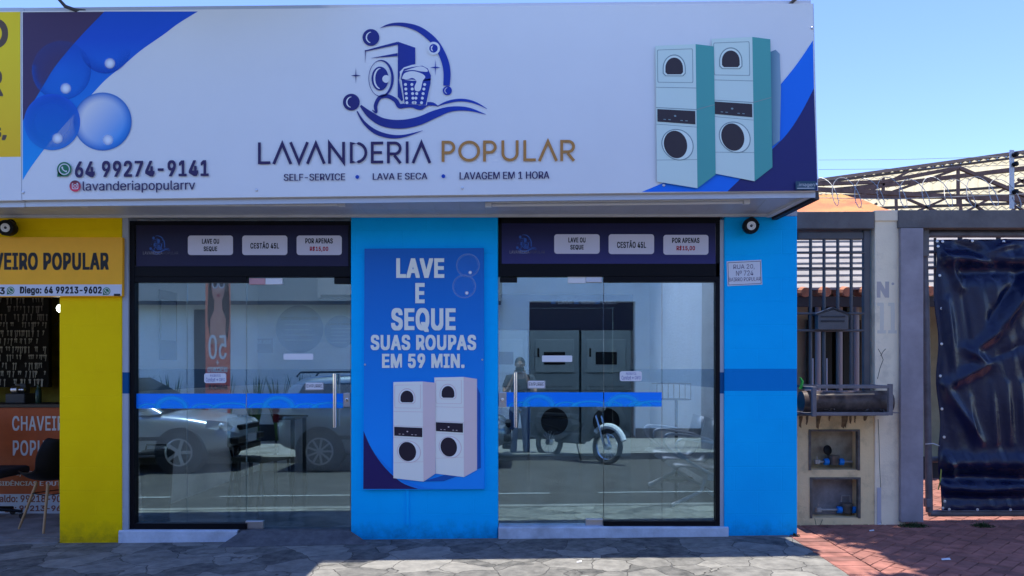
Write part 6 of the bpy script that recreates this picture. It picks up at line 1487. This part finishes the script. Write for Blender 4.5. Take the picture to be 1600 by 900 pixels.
for v in hd.v:
    x, y, z = v; x *= 1 - .22 * max(0, -z / .118) ** 1.5; y = y * (1 - .06 * max(0, -z / .118))
    if y > 0: y += .020 * math.exp(-(x / .014) ** 2) * math.exp(-((z + .012) / .026) ** 2) - .007 * (math.exp(-((abs(x) - .032) / .015) ** 2) * math.exp(-((z - .012) / .014) ** 2)) + .004 * math.exp(-(x / .03) ** 2) * math.exp(-((z + .055) / .008) ** 2)
    hv.append((x, y + .035, z + 1.635))
hd.v = hv; hd.build('head', M_skin, pe, local=True, smooth='all', sub=1)
for s in (-1, 1):
    MB().ball((s * .08, .03, 1.635), .012, .022, .032, 12, 8).build('ear', M_skin, pe, local=True, smooth='all')
    MB().ball((s * .031, .122, 1.648), .013, .010, .009, 12, 8).build('eye', mat('eye white', (.6, .6, .58), .2), pe, local=True, smooth='all')
MB().ball((0, .127, 1.58), .022, .008, .006, 12, 8).build('mouth', mat('lip', (.25, .08, .07), .5), pe, local=True, smooth='all')
hr = MB().ball((0, .018, 1.668), .088, .105, .098, 24, 14); hr.v = [(x, y if z > 1.655 else min(y, .01 + (z - 1.60) * .6), max(z, 1.575)) for x, y, z in hr.v]; hr.build('hair', M_hairp, pe, local=True, smooth='all')
skinned('shirt', [(0, 0, .80, (.175, .125)), (0, 0, 1.10, (.163, .112)), (0, 0, 1.28, (.188, .12)), (0, 0, 1.41, (.155, .10)), (0, .01, 1.455, .07)] + [q for s in (-1, 1) for q in ((s * .195, 0, 1.395, .077), (s * .262, .08, 1.20, .068))], [(0, 1), (1, 2), (2, 3), (3, 4), (3, 5), (5, 6), (3, 7), (7, 8)], M_polo, pe)
skinned('jeans', [(0, 0, 1.0, (.160, .110))] + [q for s in (-1, 1) for q in ((s * .098, 0, .84, .108), (s * .107, .012, .50, .08), (s * .116, -.005, .07, .066))], [(0, 1), (1, 2), (2, 3), (0, 4), (4, 5), (5, 6)], M_jean, pe)
for s in (-1, 1):
    sh = MB().ball((s * .128, .07, .042), .05, .145, .045, 16, 10); sh.v = [(x, y, max(z, 0.0)) for x, y, z in sh.v]; sh.build('shoe', mat('dark shoe', (.03, .03, .035), .5), pe, local=True, smooth='all')
    # fingers: four curled round the back of the phone, a thumb in front
    vf, ef, roots = [], [], []
    for k in range(4):
        b0 = len(vf); z = 1.465 + k * .019; L = (.9, 1.05, 1.1, .95)[k]
        vf += [(s * .088, .228, z, .0095), (s * .096, .252, z + .002, .0090), (s * .086, .268 + .004 * L, z + .003, .0085), (s * .062 / L, .2665, z + .003, .0075)]; ef += [(b0, b0 + 1), (b0 + 1, b0 + 2), (b0 + 2, b0 + 3)]; roots.append(b0)
    b0 = len(vf); vf += [(s * .085, .222, 1.46, .012), (s * .075, .226, 1.475, .011), (s * .058, .232, 1.49, .009)]; ef += [(b0, b0 + 1), (b0 + 1, b0 + 2)]; roots.append(b0)
    skinned('hand', vf, ef, M_skin, pe, root=roots)
o = MB().box(-.105, .045, -6.78 + .243, -6.78 + .252, CAMZ - .025, CAMZ + .048).build('phone', M_black, None, bevel=.003); tag(o, 'black phone held level in front of the face of the photographer', 'phone')
for v in body.data.vertices: pass

# ---------------------------------------------------------------- unseen tree and awning, added to shade the two ends of the pavement
tr = thing('tree', 'unseen leafy street tree added to shade the red brick pavement', 'tree', (5.6, -1.1, G(5.6, -1.1)))
tb_ = Vector((5.6, -1.1, 0)); fork = Vector((5.35, -1.0, 2.6))
MB().tube([tb_ - Vector((0, 0, .1)), Vector((5.5, -1.08, 1.2)), fork, Vector((5.0, -.95, 4.6)), Vector((4.7, -.9, 6.0))], [.17, .14, .12, .08, .03], 12).build('trunk', mat('grey-brown bark', (.11, .085, .065), .9, var=.3, vscale=8, bump=.8, bscale=30), tr, smooth=True)
lm = []
for a in range(9):
    t = a * .7 + .2; e = Vector((4.6 + 1.7 * math.cos(t), -.9 + 1.1 * math.sin(t), 5.6 + .5 * math.sin(a * 2.1))); st0 = fork.lerp(Vector((5.0, -.95, 4.6)), .2 + .08 * a); MB().tube([st0, st0.lerp(e, .5) + Vector((0, 0, .35)), e], [.06, .04, .015], 7).build('branch', MATS['grey-brown bark'], tr, smooth=True); lm.append(e)
mb = MB()
def leafball(c, rx, ry, rz_, n):
    for k in range(n):
        while True:
            p = Vector((random.uniform(-1, 1), random.uniform(-1, 1), random.uniform(-1, 1)))
            if p.length < 1: break
        p = Vector((c[0] + p.x * rx, c[1] + p.y * ry, c[2] + p.z * rz_)); u = Vector((random.gauss(0, 1), random.gauss(0, 1), random.gauss(0, .5))).normalized(); v = u.orthogonal().normalized(); v = (v * math.cos(k) + u.cross(v) * math.sin(k)); s_ = random.uniform(.05, .09)
        mb.add([p - u * s_ * 1.3, p + v * s_ * .55, p + u * s_ * 1.3, p - v * s_ * .55], [(0, 1, 2, 3)])
for cxx, cyy, czz, a, b_, c_ in [(4.05, -.6, 6.0, 1.2, 1.05, .5), (3.55, -.75, 5.75, .85, .95, .55), (3.9, -1.2, 5.6, 1.15, .5, .4), (4.2, .0, 6.2, 1.0, .6, .4), (2.55, -1.28, 5.5, .42, .22, .25), (3.35, .0, 6.1, .85, .65, .45)]:
    leafball((cxx, cyy, czz), a, b_, c_, int(2600 * a * b_))
mb.build('crown', mat('tree leaf', (.07, .12, .03), .55, var=.4, vscale=3), tr, recalc=False)
# out-of-view sheet awning above the sign, added to shade the left pavement
an = thing('added_shade_awning', 'unseen corrugated awning above the left half of the big sign, added to shade the pavement', 'awning', (-4, -1.0, 4.6))
ax1, az = -1.135, 4.62
mb = MB(); vs = []; n = 64
for i in range(n + 1):
    x = -4.15 + (ax1 + 3.78) * i / n; dz = .018 * math.cos(i * math.pi / 2)
    for y, z in ((-.54, az + .006), (-1.24, az - .06)): vs += [(x, y, z + dz), (x, y, z + dz - .004)]
fs = []
for i in range(n):
    a = 4 * i; fs += [(a, a + 4, a + 6, a + 2), (a + 1, a + 3, a + 7, a + 5), (a, a + 1, a + 5, a + 4), (a + 2, a + 6, a + 7, a + 3)]
fs += [(0, 2, 3, 1), (4 * n, 4 * n + 1, 4 * n + 3, 4 * n + 2)]
mb.add(vs, fs).build('sheet', mat('galvanised sheet', (.45, .45, .46), .45, .5), an)
fr_ = MB()
for y, z in ((-.62, az - .03), (-1.22, az - .09)): fr_.bar((-4.15, y, z), (ax1 - .02, y, z), .04, .04)
fr_.build('frame', MATS['dark grey steel arm'], an)
for x in (-3.55,):
    MB().tube([W(90, -30, SY - .12) if x > -4 else Vector((x, SY + .05, 4.3)), Vector((x, -.62, 4.52)), Vector((x, -.9, 4.535)), Vector((x, -1.27, 4.5))], .02, 8).build('arm', MATS['dark grey steel arm'], an, smooth=True)
print('p5 ok')
